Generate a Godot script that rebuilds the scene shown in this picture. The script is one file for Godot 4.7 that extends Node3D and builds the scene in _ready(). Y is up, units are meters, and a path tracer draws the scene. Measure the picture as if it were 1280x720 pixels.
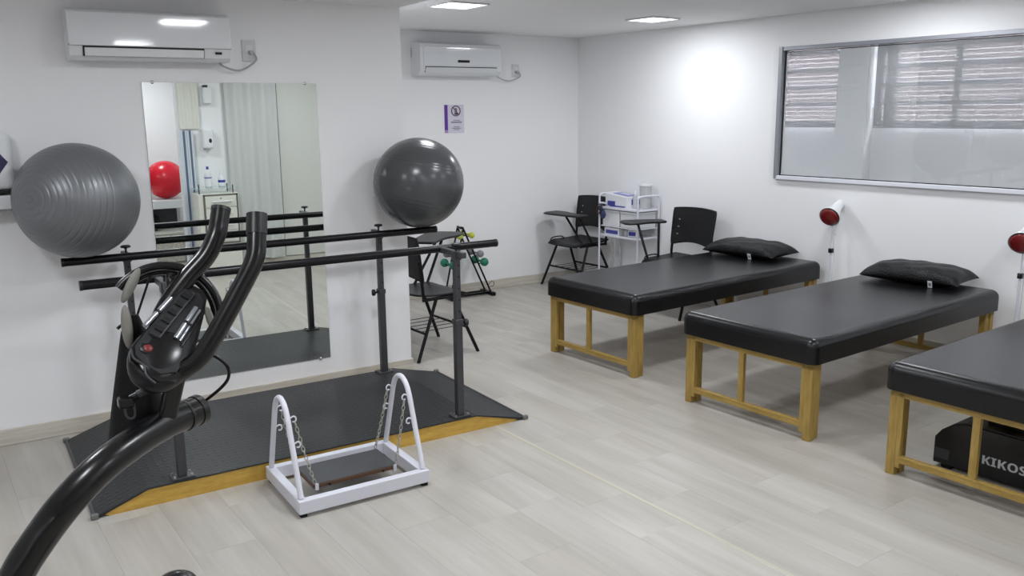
extends Node3D
# Physiotherapy room: parallel bars, mirror, treatment benches, exercise bike.

const WALL_TURN := 0.0786                       # the right wall stands 4.5 degrees off square
const CORNER := Vector3(5.378, 0, -7.196)       # floor corner of back wall and right wall
const ZM := -5.1215                             # face of the mirror wall
const ZB := -7.196                              # face of the back wall
const HC := 2.415                               # ceiling
const HL := 2.345                               # lower ceiling on the left

var M := {}
var used := {}
var rng := RandomNumberGenerator.new()

# ---------------------------------------------------------------- mesh builder
class MB extends RefCounted:
	var v := PackedVector3Array()
	var n := PackedVector3Array()
	var uv := PackedVector2Array()
	var ix := PackedInt32Array()
	var xf := Transform3D.IDENTITY
	func vert(p: Vector3, nn: Vector3, t = null) -> int:
		if t == null:
			var a := nn.abs()
			if a.y >= a.x and a.y >= a.z: t = Vector2(p.x, p.z)
			elif a.x >= a.z: t = Vector2(p.z, p.y)
			else: t = Vector2(p.x, p.y)
		v.append(xf * p)
		n.append((xf.basis * nn).normalized())
		uv.append(t)
		return v.size() - 1
	func tri(a: int, b: int, c: int) -> void:
		var g := (v[b] - v[a]).cross(v[c] - v[a])
		if g.dot(n[a] + n[b] + n[c]) > 0.0:
			ix.append(a); ix.append(c); ix.append(b)
		else:
			ix.append(a); ix.append(b); ix.append(c)
	func quad(a: Vector3, b: Vector3, c: Vector3, d: Vector3, nn: Vector3) -> void:
		var i := vert(a, nn); var j := vert(b, nn); var k := vert(c, nn); var l := vert(d, nn)
		tri(i, j, k); tri(i, k, l)
	func box(c: Vector3, s: Vector3) -> MB:
		var h := s / 2.0
		for ax in 3:
			for sg in [-1.0, 1.0]:
				var nn := Vector3.ZERO; nn[ax] = sg
				var u := Vector3.ZERO; u[(ax + 1) % 3] = h[(ax + 1) % 3]
				var w := Vector3.ZERO; w[(ax + 2) % 3] = h[(ax + 2) % 3]
				var o: Vector3 = c + nn * h[ax]
				quad(o - u - w, o + u - w, o + u + w, o - u + w, nn)
		return self
	func rbox(c: Vector3, s: Vector3, r: float, k := 1) -> MB:
		var h := s / 2.0
		r = minf(r, minf(h.x, minf(h.y, h.z)) * 0.999)
		var co := []
		for ax in 3:
			var l := PackedFloat32Array()
			for i in k + 1: l.append(-h[ax] + r - r * cos(PI / 2 * i / k) if i < k else -h[ax] + r)
			for i in k + 1: l.append(h[ax] - r + (r * sin(PI / 2 * i / k)))
			co.append(l)
		var inn := h - Vector3(r, r, r)
		var m := 2 * k + 2
		for ax in 3:
			var a1 := (ax + 1) % 3; var a2 := (ax + 2) % 3
			for sg in [-1.0, 1.0]:
				var base := v.size()
				for i in m:
					for j in m:
						var q := Vector3.ZERO
						q[ax] = sg * h[ax]; q[a1] = co[a1][i]; q[a2] = co[a2][j]
						var ce := q.clamp(-inn, inn)
						var d := (q - ce).normalized()
						vert(c + ce + d * r, d)
				for i in m - 1:
					for j in m - 1:
						var o := base + i * m + j
						tri(o, o + m, o + m + 1); tri(o, o + m + 1, o + 1)
		return self
	func tube(pts: PackedVector3Array, r, seg := 10, caps := true) -> MB:
		var cnt := pts.size()
		var t0 := (pts[1] - pts[0]).normalized()
		var nrm := t0.cross(Vector3.UP if absf(t0.y) < 0.9 else Vector3.RIGHT).normalized()
		var start := v.size()
		var rr := func(i): return r if r is float else r[i]
		var tang := t0
		for i in cnt:
			var t: Vector3
			if i == 0: t = t0
			elif i == cnt - 1: t = (pts[i] - pts[i - 1]).normalized()
			else: t = ((pts[i] - pts[i - 1]).normalized() + (pts[i + 1] - pts[i]).normalized()).normalized()
			nrm = (nrm - t * nrm.dot(t)).normalized()
			var bn := t.cross(nrm)
			for j in seg + 1:
				var a := TAU * j / seg
				var d := nrm * cos(a) + bn * sin(a)
				vert(pts[i] + d * rr.call(i), d, Vector2(float(j) / seg, float(i)))
			if caps and (i == 0 or i == cnt - 1):
				var cn := -t if i == 0 else t
				var ce := vert(pts[i], cn, Vector2.ZERO)
				var ring := v.size()
				for j in seg + 1:
					var a := TAU * j / seg
					vert(pts[i] + (nrm * cos(a) + bn * sin(a)) * rr.call(i), cn, Vector2.ZERO)
				for j in seg: tri(ce, ring + j, ring + j + 1)
				if i == 0: tang = t
		# stitch: rows are seg+1 long, the first row is followed by its cap
		var row := func(i): return start + i * (seg + 1) + ((seg + 2) if caps and i > 0 else 0)
		for i in cnt - 1:
			for j in seg:
				var a: int = row.call(i) + j; var b: int = row.call(i + 1) + j
				tri(a, b, b + 1); tri(a, b + 1, a + 1)
		return self
	func lathe(prof: Array, seg := 24) -> MB:   # prof: Vector2(radius, y) from bottom to top; a repeated point makes a sharp edge
		var start := v.size(); var cnt := prof.size()
		for i in cnt:
			var a: Vector2 = prof[maxi(i - 1, 0)]; var b: Vector2 = prof[mini(i + 1, cnt - 1)]
			if i > 0 and prof[i].is_equal_approx(prof[i - 1]): a = prof[i]
			if i < cnt - 1 and prof[i].is_equal_approx(prof[i + 1]): b = prof[i]
			var t := (b - a).normalized()
			var nn := Vector2(t.y, -t.x)
			for j in seg + 1:
				var w := TAU * j / seg
				vert(Vector3(prof[i].x * cos(w), prof[i].y, prof[i].x * sin(w)), Vector3(nn.x * cos(w), nn.y, nn.x * sin(w)), Vector2(float(j) / seg, prof[i].y))
		for i in cnt - 1:
			for j in seg:
				var a := start + i * (seg + 1) + j; var b := a + seg + 1
				tri(a, b, b + 1); tri(a, b + 1, a + 1)
		return self
	func ball(c: Vector3, rad: Vector3, nu := 20, nv := 12) -> MB:
		var start := v.size()
		for i in nv + 1:
			var la := PI * i / nv - PI / 2
			for j in nu + 1:
				var lo := TAU * j / nu
				var d := Vector3(cos(la) * cos(lo), sin(la), cos(la) * sin(lo))
				vert(c + d * rad, (d / rad).normalized(), Vector2(float(j) / nu, float(i) / nv))
		for i in nv:
			for j in nu:
				var a := start + i * (nu + 1) + j; var b := a + nu + 1
				tri(a, b, b + 1); tri(a, b + 1, a + 1)
		return self
	func prism(poly: PackedVector2Array, z0: float, z1: float) -> MB:   # polygon in x,y pushed along z
		var t := Geometry2D.triangulate_polygon(poly)
		for z in [z0, z1]:
			var nn := Vector3(0, 0, -1 if z == minf(z0, z1) else 1)
			var base := v.size()
			for q in poly: vert(Vector3(q.x, q.y, z), nn)
			for i in range(0, t.size(), 3): tri(base + t[i], base + t[i + 1], base + t[i + 2])
		var ccw := not Geometry2D.is_polygon_clockwise(poly)
		for i in poly.size():
			var a := poly[i]; var b := poly[(i + 1) % poly.size()]
			var e := (b - a).normalized()
			var nn := Vector3(e.y, -e.x, 0) * (1.0 if ccw else -1.0)
			quad(Vector3(a.x, a.y, z0), Vector3(b.x, b.y, z0), Vector3(b.x, b.y, z1), Vector3(a.x, a.y, z1), nn)
		return self
	func mesh() -> ArrayMesh:
		var arr := []
		arr.resize(Mesh.ARRAY_MAX)
		arr[Mesh.ARRAY_VERTEX] = v; arr[Mesh.ARRAY_NORMAL] = n; arr[Mesh.ARRAY_TEX_UV] = uv; arr[Mesh.ARRAY_INDEX] = ix
		var m := ArrayMesh.new()
		m.add_surface_from_arrays(Mesh.PRIMITIVE_TRIANGLES, arr)
		return m

func mb() -> MB: return MB.new()
func V(x: float, y: float, z: float) -> Vector3: return Vector3(x, y, z)

func curve(pts: Array, n := 6) -> PackedVector3Array:      # Catmull-Rom through the points
	var out := PackedVector3Array()
	for i in pts.size() - 1:
		var a: Vector3 = pts[maxi(i - 1, 0)]; var b: Vector3 = pts[i]; var c: Vector3 = pts[i + 1]; var d: Vector3 = pts[mini(i + 2, pts.size() - 1)]
		for k in n:
			out.append(b.cubic_interpolate(c, a, d, float(k) / n))
	out.append(pts[-1])
	return out

func frame_y(at: Vector3, up: Vector3) -> Transform3D:     # local y along up
	var y := up.normalized()
	var x := y.cross(Vector3.FORWARD if absf(y.z) < 0.9 else Vector3.RIGHT).normalized()
	return Transform3D(Basis(x, y, x.cross(y)), at)

# ---------------------------------------------------------------- nodes
func numbered(called: String) -> String:
	var k: int = used.get(called, 0)
	used[called] = k + 1
	return called if k == 0 else "%s_%03d" % [called, k]

func thing(called: String, label: String, category: String, at := Vector3.ZERO, turn := 0.0, group := "") -> Node3D:
	var o := Node3D.new()
	o.name = numbered(called)
	add_child(o)
	o.position = at
	o.rotation.y = turn
	tag(o, label, category, group)
	return o

func tag(o: Node, label: String, category: String, group := "", kind := "") -> Node:
	if label: o.set_meta("label", label)
	if category: o.set_meta("category", category)
	if group: o.set_meta("group", group)
	if kind: o.set_meta("kind", kind)
	return o

func part(parent: Node, called: String, b: MB, m: Material, label := "") -> MeshInstance3D:
	var o := MeshInstance3D.new()
	o.name = called
	o.mesh = b.mesh()
	o.material_override = m
	parent.add_child(o, true)
	if label: o.set_meta("label", label)
	return o

func single(called: String, b: MB, m: Material, label: String, category: String, at := Vector3.ZERO, turn := 0.0, group := "") -> MeshInstance3D:
	var o := part(self, numbered(called), b, m)
	o.position = at
	o.rotation.y = turn
	tag(o, label, category, group)
	return o

func struct(called: String, b: MB, m: Material) -> MeshInstance3D:
	var o := part(self, called, b, m)
	o.set_meta("kind", "structure")
	return o

func rw(x: float, y: float, s: float) -> Vector3:          # right wall frame to world: x out of the room, s along the wall from the corner
	return CORNER + Vector3(x, y, s).rotated(Vector3.UP, WALL_TURN)

func rwf() -> Transform3D: return Transform3D(Basis(Vector3.UP, WALL_TURN), CORNER)

# ---------------------------------------------------------------- materials
func mat(c: Color, rough := 0.6, metal := 0.0, spec := 0.5) -> StandardMaterial3D:
	var m := StandardMaterial3D.new()
	m.albedo_color = c
	m.roughness = rough
	m.metallic = metal
	m.metallic_specular = spec
	return m

func c8(r: int, g: int, b: int) -> Color: return Color8(r, g, b)

func noise(seed_: int, f: float, oct := 4) -> FastNoiseLite:
	var q := FastNoiseLite.new()
	q.noise_type = FastNoiseLite.TYPE_SIMPLEX_SMOOTH
	q.seed = seed_
	q.frequency = f
	q.fractal_octaves = oct
	return q

func grain_image(w: int, h: int, dark: Color, light: Color, fx: float, fy: float, seed_: int, fine := 0.3, contrast := 1.0) -> Image:
	var im := Image.create(w, h, false, Image.FORMAT_RGB8)
	var a := noise(seed_, 1.0, 3); var b := noise(seed_ + 7, 1.0, 2)
	for y in h:
		for x in w:
			var t := a.get_noise_2d(x * fx, y * fy) * (1.0 - fine) + b.get_noise_2d(x * fx * 6.0, y * fy * 3.0) * fine
			im.set_pixel(x, y, dark.lerp(light, clampf(0.5 + t * contrast, 0, 1)))
	im.generate_mipmaps()
	return im

func make_materials() -> void:
	M.wall = mat(c8(242, 242, 243), 0.55, 0, 0.3)
	M.ceiling = mat(c8(246, 246, 246), 0.8, 0, 0.2)
	M.white_plastic = mat(c8(226, 228, 230), 0.28)
	M.white_gloss = mat(c8(228, 230, 233), 0.06)
	M.white_soft = mat(c8(214, 216, 218), 0.5)
	M.white_paint = mat(c8(218, 219, 228), 0.32)
	M.grey_plastic = mat(c8(168, 170, 172), 0.45)
	M.silver_plastic = mat(c8(178, 180, 182), 0.25, 0.4)
	M.black_gap = mat(c8(16, 16, 18), 0.7)
	M.black_metal = mat(c8(12, 12, 16), 0.3, 0, 0.36)
	M.grey_metal = mat(c8(62, 62, 66), 0.4, 0.2)
	M.black_gloss = mat(c8(8, 8, 10), 0.26)
	M.black_plastic = mat(c8(15, 15, 17), 0.38)
	M.black_soft = mat(c8(11, 11, 12), 0.6, 0, 0.35)
	M.chrome = mat(c8(205, 207, 210), 0.2, 1.0)
	M.zinc = mat(c8(196, 194, 186), 0.35, 1.0)
	M.pulse_pad = mat(c8(124, 122, 114), 0.45)
	M.clear_bar = mat(c8(168, 172, 178), 0.12, 0.5)
	M.dark_keypad = mat(c8(34, 35, 38), 0.4)
	M.chair_plastic = mat(c8(15, 15, 17), 0.4, 0, 0.4)
	M.vinyl = mat(c8(9, 9, 11), 0.27, 0, 0.45)
	M.vinyl_creased = mat(c8(8, 8, 10), 0.38, 0, 0.36)
	var vb := noise(31, 0.05, 3).get_seamless_image(256, 256)
	M.vinyl.heightmap_enabled = true
	M.vinyl.heightmap_texture = ImageTexture.create_from_image(noise(12, 0.2, 3).get_seamless_image(256, 256))
	M.vinyl.heightmap_scale = 0.04
	M.vinyl.uv1_triplanar = true
	M.vinyl.uv1_scale = V(6, 6, 6)
	M.vinyl_creased.heightmap_enabled = true
	M.vinyl_creased.heightmap_texture = ImageTexture.create_from_image(vb)
	M.vinyl_creased.heightmap_scale = 0.5
	M.vinyl_creased.uv1_triplanar = true
	M.vinyl_creased.uv1_scale = V(5, 5, 5)
	M.tag = mat(c8(225, 226, 228), 0.7)
	M.ball_grey = mat(c8(116, 118, 121), 0.37, 0.4)
	M.ball_dark = mat(c8(72, 74, 76), 0.24)
	M.ball_red = mat(c8(214, 24, 46), 0.25)
	M.red_glass = mat(c8(120, 8, 14), 0.08)
	M.red_glass.clearcoat_enabled = true
	M.red_glass.clearcoat = 0.6
	M.mirror = mat(c8(226, 231, 228), 0.0, 1.0)
	M.mirror_edge = mat(c8(120, 135, 130), 0.3)
	M.pane = mat(Color(0.9, 0.95, 0.95, 0.06), 0.02)
	M.pane.transparency = BaseMaterial3D.TRANSPARENCY_ALPHA
	M.aluminium = mat(c8(150, 152, 158), 0.45, 0.5)
	M.sill_white = mat(c8(224, 225, 232), 0.4)
	# pine of the benches: long grain
	for k in 2:
		var nm: String = ["pine", "pine_upright"][k]
		M[nm] = mat(c8(255, 255, 255), 0.5)
		M[nm].albedo_texture = ImageTexture.create_from_image(grain_image(256, 256, c8(146, 118, 56), c8(184, 154, 84), [0.008, 0.06][k], [0.06, 0.008][k], 5, 0.3, 0.8))
		M[nm].uv1_scale = V(2.5, 2.5, 2.5)
	M.plinth_wood = mat(c8(255, 255, 255), 0.5)
	M.plinth_wood.albedo_texture = ImageTexture.create_from_image(grain_image(512, 128, c8(178, 140, 56), c8(208, 170, 82), 0.008, 0.05, 9, 0.35, 0.9))
	M.plinth_wood.uv1_scale = V(0.7, 4, 1)
	# rubber mat with raised dashes
	var rub := Image.create(256, 256, false, Image.FORMAT_L8)
	for y in 256:
		for x in 256:
			var u := fposmod(x / 32.0, 2.0); var w := fposmod(y / 32.0, 2.0)
			var odd := (int(u) + int(w)) % 2
			var p := Vector2(fposmod(u, 1.0) - 0.5, fposmod(w, 1.0) - 0.5)
			if odd: p = Vector2(p.y, p.x)
			var q := Vector2(p.x / 0.44, p.y / 0.18).length()
			rub.set_pixel(x, y, Color.from_hsv(0, 0, clampf((1.1 - q) * 2.0, 0, 1)))
	M.rubber = mat(c8(38, 39, 41), 0.5, 0, 0.45)
	M.rubber.heightmap_enabled = true
	M.rubber.heightmap_texture = ImageTexture.create_from_image(rub)
	M.rubber.heightmap_scale = 0.15
	M.rubber.uv1_scale = V(3.2, 3.2, 3.2)
	M.rubber_edge = mat(c8(66, 68, 70), 0.55)
	M.rubber_cap = mat(c8(108, 110, 110), 0.6)
	# floor planks: one grain picture, a few tones
	var fl := ImageTexture.create_from_image(grain_image(1024, 1024, c8(168, 163, 155), c8(190, 186, 179), 0.011, 0.0012, 3, 0.25, 0.75))
	var rough_im := grain_image(256, 256, Color(0.34, 0.34, 0.34), Color(0.5, 0.5, 0.5), 0.03, 0.006, 4, 0.4, 0.9)
	var fr := ImageTexture.create_from_image(rough_im)
	M.planks = []
	for k in 5:
		var t: float = [1.0, 0.99, 0.983, 0.995, 0.987][k]
		var m := mat(Color(t, t * [1.0, 0.998, 0.997, 1.0, 0.996][k], t * [1.0, 0.996, 0.992, 0.998, 0.99][k]), 1.0, 0, 0.45)
		m.albedo_texture = fl
		m.roughness_texture = fr
		M.planks.append(m)
	M.joint = mat(c8(158, 152, 144), 0.8)
	M.baseboard = mat(c8(255, 255, 255), 0.5)
	M.baseboard.albedo_texture = ImageTexture.create_from_image(grain_image(512, 128, c8(186, 180, 168), c8(214, 209, 198), 0.004, 0.05, 21, 0.3, 0.8))
	M.baseboard.uv1_scale = V(0.6, 6, 1)
	M.strip = mat(c8(188, 183, 168), 0.35)
	# roller blind: woven screen that lets the day through
	M.blind = mat(Color(0.6, 0.59, 0.6, 0.74), 0.8)
	M.blind.transparency = BaseMaterial3D.TRANSPARENCY_ALPHA
	M.blind.backlight_enabled = true
	M.blind.backlight = Color(0.22, 0.215, 0.225)
	M.brick_far = mat(c8(255, 255, 255), 0.9)
	var br := Image.create(256, 256, false, Image.FORMAT_RGB8)
	var bn := noise(77, 0.05, 3)
	for y in 256:
		for x in 256:
			var rowk := y / 16
			var joint := y % 16 < 3 or (x + (rowk % 2) * 20) % 40 < 2
			var c := c8(196, 190, 190) if joint else c8(84, 70, 70).lerp(c8(104, 90, 88), 0.5 + 0.5 * bn.get_noise_2d(x * 0.5, y * 3.0))
			br.set_pixel(x, y, c)
	M.brick_far.albedo_texture = ImageTexture.create_from_image(br)
	M.brick_far.uv1_scale = V(1.2, 1.2, 1.2)
	M.window_bar = mat(c8(150, 148, 150), 0.5)
	M.blue = mat(c8(62, 66, 150), 0.4)
	M.pale_blue = mat(c8(206, 210, 228), 0.35)
	M.paper_white = mat(c8(226, 227, 232), 0.5)
	M.milky = mat(Color(0.86, 0.87, 0.88, 0.55), 0.3)
	M.milky.transparency = BaseMaterial3D.TRANSPARENCY_ALPHA
	M.yellow_neoprene = mat(c8(190, 196, 70), 0.5)
	M.grey_neoprene = mat(c8(128, 130, 134), 0.5)
	M.green_neoprene = mat(c8(20, 122, 92), 0.45)
	M.purple = mat(c8(92, 44, 152), 0.5)
	M.violet_dark = mat(c8(40, 34, 74), 0.4)
	M.sign_red = mat(c8(150, 40, 40), 0.5)
	M.sign_ink = mat(c8(60, 44, 60), 0.6)
	M.sign_grey = mat(c8(120, 118, 132), 0.6)
	M.curtain = mat(c8(206, 208, 206), 0.8)
	M.curtain.backlight_enabled = true
	M.curtain.backlight = Color(0.2, 0.2, 0.2)
	M.curtain_beige = mat(c8(222, 221, 212), 0.8)
	M.door_white = mat(c8(214, 214, 208), 0.6)
	M.stripe_pale = mat(c8(206, 212, 224), 0.7)
	M.stripe_dark = mat(c8(96, 108, 128), 0.7)
	M.glass_green = mat(Color(0.75, 0.9, 0.86, 0.25), 0.03)
	M.glass_green.transparency = BaseMaterial3D.TRANSPARENCY_ALPHA
	M.cabinet_frame = mat(c8(112, 110, 102), 0.4)
	M.cream = mat(c8(226, 225, 216), 0.4)
	var fp := Image.create(256, 256, false, Image.FORMAT_RGB8)
	var n1 := noise(51, 0.06, 2)
	for y in 256:
		for x in 256:
			fp.set_pixel(x, y, c8(60, 60, 62) if absf(n1.get_noise_2d(x, y)) < 0.07 else c8(214, 211, 200))
	M.floral = mat(c8(255, 255, 255), 0.8)
	M.floral.albedo_texture = ImageTexture.create_from_image(fp)
	M.floral.uv1_scale = V(3, 3, 3)
	M.panel_glow = mat(c8(250, 250, 255), 0.5)
	M.panel_glow.emission_enabled = true
	M.panel_glow.emission = Color(0.97, 0.97, 1.0)
	M.panel_glow.emission_energy_multiplier = 3.0
	M.concrete = mat(c8(170, 168, 164), 0.9)

# ---------------------------------------------------------------- scene
func _ready() -> void:
	rng.seed = 4711
	# camera
	var cam := Camera3D.new()
	cam.name = "camera"
	cam.transform = Transform3D(Basis(V(0.8433, -0.0109, 0.5374), V(0.1155, 0.9801, -0.1614), V(-0.525, 0.1981, 0.8277)).orthonormalized(), V(0, 1.7, 0))
	cam.fov = 36.653
	cam.near = 0.05
	cam.far = 100.0
	add_child(cam)
	cam.current = true
	# sky and exposure
	var env := Environment.new()
	env.background_mode = Environment.BG_COLOR
	env.background_color = Color(0.93, 0.96, 1.0)
	env.background_energy_multiplier = 30.0
	env.tonemap_mode = Environment.TONE_MAPPER_LINEAR
	env.tonemap_exposure = 1.26
	env.sdfgi_enabled = true
	env.ssao_enabled = true
	env.ssil_enabled = true
	var we := WorldEnvironment.new()
	we.name = "world"
	we.environment = env
	add_child(we)
	make_materials()
	# ceiling lamps: [x, z, ceiling height, turn, label]
	for l in [
		[2.985, -5.345, HC, 0.04, "square ceiling light panel nearer the mirror wall corner"],
		[4.81, -5.456, HC, WALL_TURN, "square ceiling light panel nearer the window wall, over the far bench"],
		[3.05, -3.35, HC, 0.04, "square ceiling light panel over the middle of the room"],
		[4.97, -3.45, HC, WALL_TURN, "square ceiling light panel over the middle bench"],
		[5.1, -1.5, HC, WALL_TURN, "square ceiling light panel over the nearest bench"],
		[3.1, -1.5, HC, 0.04, "square ceiling light panel by the curtain"],
		[1.45, -3.35, HL, 0.0, "square ceiling light panel above the balance board"],
		[-0.45, -3.35, HL, 0.0, "added unseen ceiling light panel brightening the left wall and floor"],  # extra panel out of view, added to brighten the left side
		[1.45, -1.35, HL, 0.0, "square ceiling light panel above the photographer, right"],
		[-0.45, -1.35, HL, 0.0, "square ceiling light panel above the photographer, left"],
		[1.75, 0.55, HL, 0.0, "square ceiling light panel over the red ball"]]:
		ceiling_light(l[0], l[1], l[2], l[3], l[4])
	build_room()
	build_corridor()
	for i in 3: bench(i)
	parallel_bars()
	mirror()
	balls()
	bike()
	swing()
	chairs()
	stool()
	trolley()
	dumbbell_rack()
	lamps()
	stepper()
	air_conditioners()
	wall_items()
	mirror_corner()

func ceiling_light(x: float, z: float, h: float, turn: float, label: String) -> void:
	var t := thing("ceiling_light", label, "ceiling light", V(x, h, z), turn, "ceiling light panels")
	var f := mb()
	for s in [-1, 1]:
		f.box(V(s * 0.1475, -0.006, 0), V(0.011, 0.012, 0.306))
		f.box(V(0, -0.006, s * 0.1475), V(0.284, 0.012, 0.011))
	part(t, "frame", f, M.white_soft)
	part(t, "diffuser", mb().box(V(0, -0.004, 0), V(0.284, 0.008, 0.284)), M.panel_glow)
	var a := AreaLight3D.new()
	a.name = "panel_lamp"
	a.area_size = Vector2(0.28, 0.28)
	a.area_normalize_energy = true
	a.light_energy = 1.15
	a.light_color = Color(0.965, 0.98, 1.0)
	a.area_range = 20.0
	a.area_attenuation = 2.0
	a.shadow_enabled = true
	a.rotation_degrees.x = -90
	a.position.y = -0.0125
	t.add_child(a)

func build_room() -> void:
	# floor: a slab and planks laid along the room
	var fl := Node3D.new()
	fl.name = "floor"
	add_child(fl)
	fl.set_meta("kind", "structure")
	part(fl, "slab", mb().box(V(1.75, -0.066, -2.4), V(9.7, 0.12, 10.6)), M.joint)
	var pw := 0.252; var pl := 1.23; var gap := 0.0006
	var variants := []
	for k in 8:
		var b := mb()
		b.box(V(0, -0.003, 0), V(pw - gap, 0.006, pl - gap))
		var off := Vector2(0.07 + 0.11 * k, 0.13 + 0.37 * (k % 3))
		for i in b.uv.size(): b.uv[i] = Vector2(b.uv[i].x / 2.0, b.uv[i].y / 2.0) + off
		variants.append(b.mesh())
	var turn := 0.046
	var org := V(2.39, 0, -3.2)
	for i in range(-13, 16):
		var x := (i + 0.5) * pw
		var shift: float = fposmod(i * 0.41 + 0.2, 1.0) * pl
		for j in range(-5, 4):
			var c := Vector3(x, 0, j * pl + shift)
			var w := org + c.rotated(Vector3.UP, turn)
			if w.z < -7.75 or w.z > 0.3 or w.x < -0.9 or w.x > 6.0 or (w.z < -5.8 and w.x < 2.3): continue
			var o := MeshInstance3D.new()
			o.name = "plank"
			o.mesh = variants[rng.randi() % 8]
			o.material_override = M.planks[rng.randi() % 5]
			fl.add_child(o, true)
			o.position = w
			o.rotation.y = turn + (PI if rng.randf() < 0.5 else 0.0)
	# transition strip between the two floors
	var st := mb()
	st.xf = Transform3D(Basis(Vector3.UP, turn), org)
	var prof := PackedVector2Array([Vector2(-0.012, 0), Vector2(-0.008, 0.003), Vector2(0.008, 0.003), Vector2(0.012, 0)])
	st.prism(prof, -0.7, 3.6)
	struct("trim_1", st, M.strip)
	# walls
	struct("wall_left", mb().box(V(-0.4, 1.3, (ZM - 7.5) / 2), V(5.685, 2.6, 7.5 + ZM)), M.wall)
	struct("wall_back", mb().box(V(4.0, 1.3, ZB - 0.08), V(3.9, 2.6, 0.16)), M.wall)
	var r := mb()
	r.xf = rwf()
	var y0 := 1.178; var y1 := 2.151; var s0 := 2.431; var s1 := 5.4; var tk := 0.05; var e := 7.2
	r.box(V(tk / 2, y0 / 2, e / 2 - 0.1), V(tk, y0, e + 0.2))
	r.box(V(tk / 2, (y1 + 2.6) / 2, e / 2 - 0.1), V(tk, 2.6 - y1, e + 0.2))
	r.box(V(tk / 2, (y0 + y1) / 2, (s0 - 0.2) / 2), V(tk, y1 - y0, s0 + 0.2))
	r.box(V(tk / 2, (y0 + y1) / 2, (s1 + e) / 2), V(tk, y1 - y0, e - s1))
	struct("wall_right", r, M.wall)
	struct("wall_front", mb().box(V(4.08, 1.3, -0.34), V(4.05, 2.6, 0.12)), M.wall)
	struct("wall_alcove", mb().box(V(1.25, 1.3, 1.36), V(2.9, 2.6, 0.12)).box(V(2.7, 1.3, 0.55), V(0.12, 2.6, 1.75)), M.wall)
	struct("wall_rear", mb().box(V(-1.7, 1.3, 2.06), V(3.2, 2.6, 0.12)).box(V(-0.15, 1.3, 1.7), V(0.12, 2.6, 0.8)), M.wall)
	struct("wall_far_left", mb().box(V(-3.18, 1.3, -1.6), V(0.12, 2.6, 7.4)), M.wall)
	# ceilings: the left half hangs a little lower
	struct("ceiling", mb().box(V(4.4, HC + 0.06, -3.1), V(4.0, 0.12, 9.2)), M.ceiling)
	struct("ceiling_left", mb().box(V(-0.4, HL + 0.08, -1.5), V(5.685, 0.16, 7.35)), M.ceiling)
	# baseboards
	var bh := 0.088; var bt := 0.014
	struct("baseboard_left", mb().rbox(V(-0.38, bh / 2, ZM + bt / 2), V(5.66, bh, bt), 0.004, 2).rbox(V(2.4426 + bt / 2, bh / 2, (ZM + ZB) / 2), V(bt, bh, ZM - ZB), 0.004, 2), M.baseboard)
	struct("baseboard_back", mb().rbox(V(3.92, bh / 2, ZB + bt / 2), V(2.94, bh, bt), 0.004, 2), M.baseboard)
	var br := mb()
	br.xf = rwf()
	br.rbox(V(-bt / 2, bh / 2, 3.2), V(bt, bh, 6.4), 0.004, 2)
	struct("baseboard_right", br, M.baseboard)
	struct("baseboard_front", mb().rbox(V(3.98, bh / 2, -0.408), V(3.84, bh, bt), 0.004, 2), M.baseboard)
	# window between the rooms
	var w := Node3D.new()
	w.name = "window_1"
	add_child(w)
	w.transform = rwf()
	w.set_meta("kind", "structure")
	var cs := (s0 + s1) / 2; var ls := s1 - s0; var cy := (y0 + y1) / 2
	var fr := mb()
	fr.rbox(V(-0.004, y1 + 0.008, cs), V(0.04, 0.03, ls + 0.06), 0.004)
	fr.rbox(V(-0.006, cy, s0 - 0.012), V(0.05, y1 - y0 + 0.05, 0.034), 0.004)
	fr.rbox(V(-0.006, cy, s1 + 0.012), V(0.05, y1 - y0 + 0.05, 0.034), 0.004)
	part(w, "frame", fr, M.aluminium)
	part(w, "sill", mb().rbox(V(0.0, y0 - 0.012, cs), V(0.062, 0.03, ls + 0.06), 0.004), M.sill_white)
	var gk := mb()
	gk.box(V(0.012, y0 + 0.006, cs), V(0.014, 0.006, ls)).box(V(0.012, cy, s0 + 0.008), V(0.014, y1 - y0, 0.006)).box(V(0.012, y1 - 0.016, cs), V(0.014, 0.005, ls))
	part(w, "gasket", gk, M.black_gap)
	part(w, "pane", mb().box(V(0.014, cy, cs), V(0.006, y1 - y0 - 0.01, ls - 0.01)), M.pane)

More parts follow.
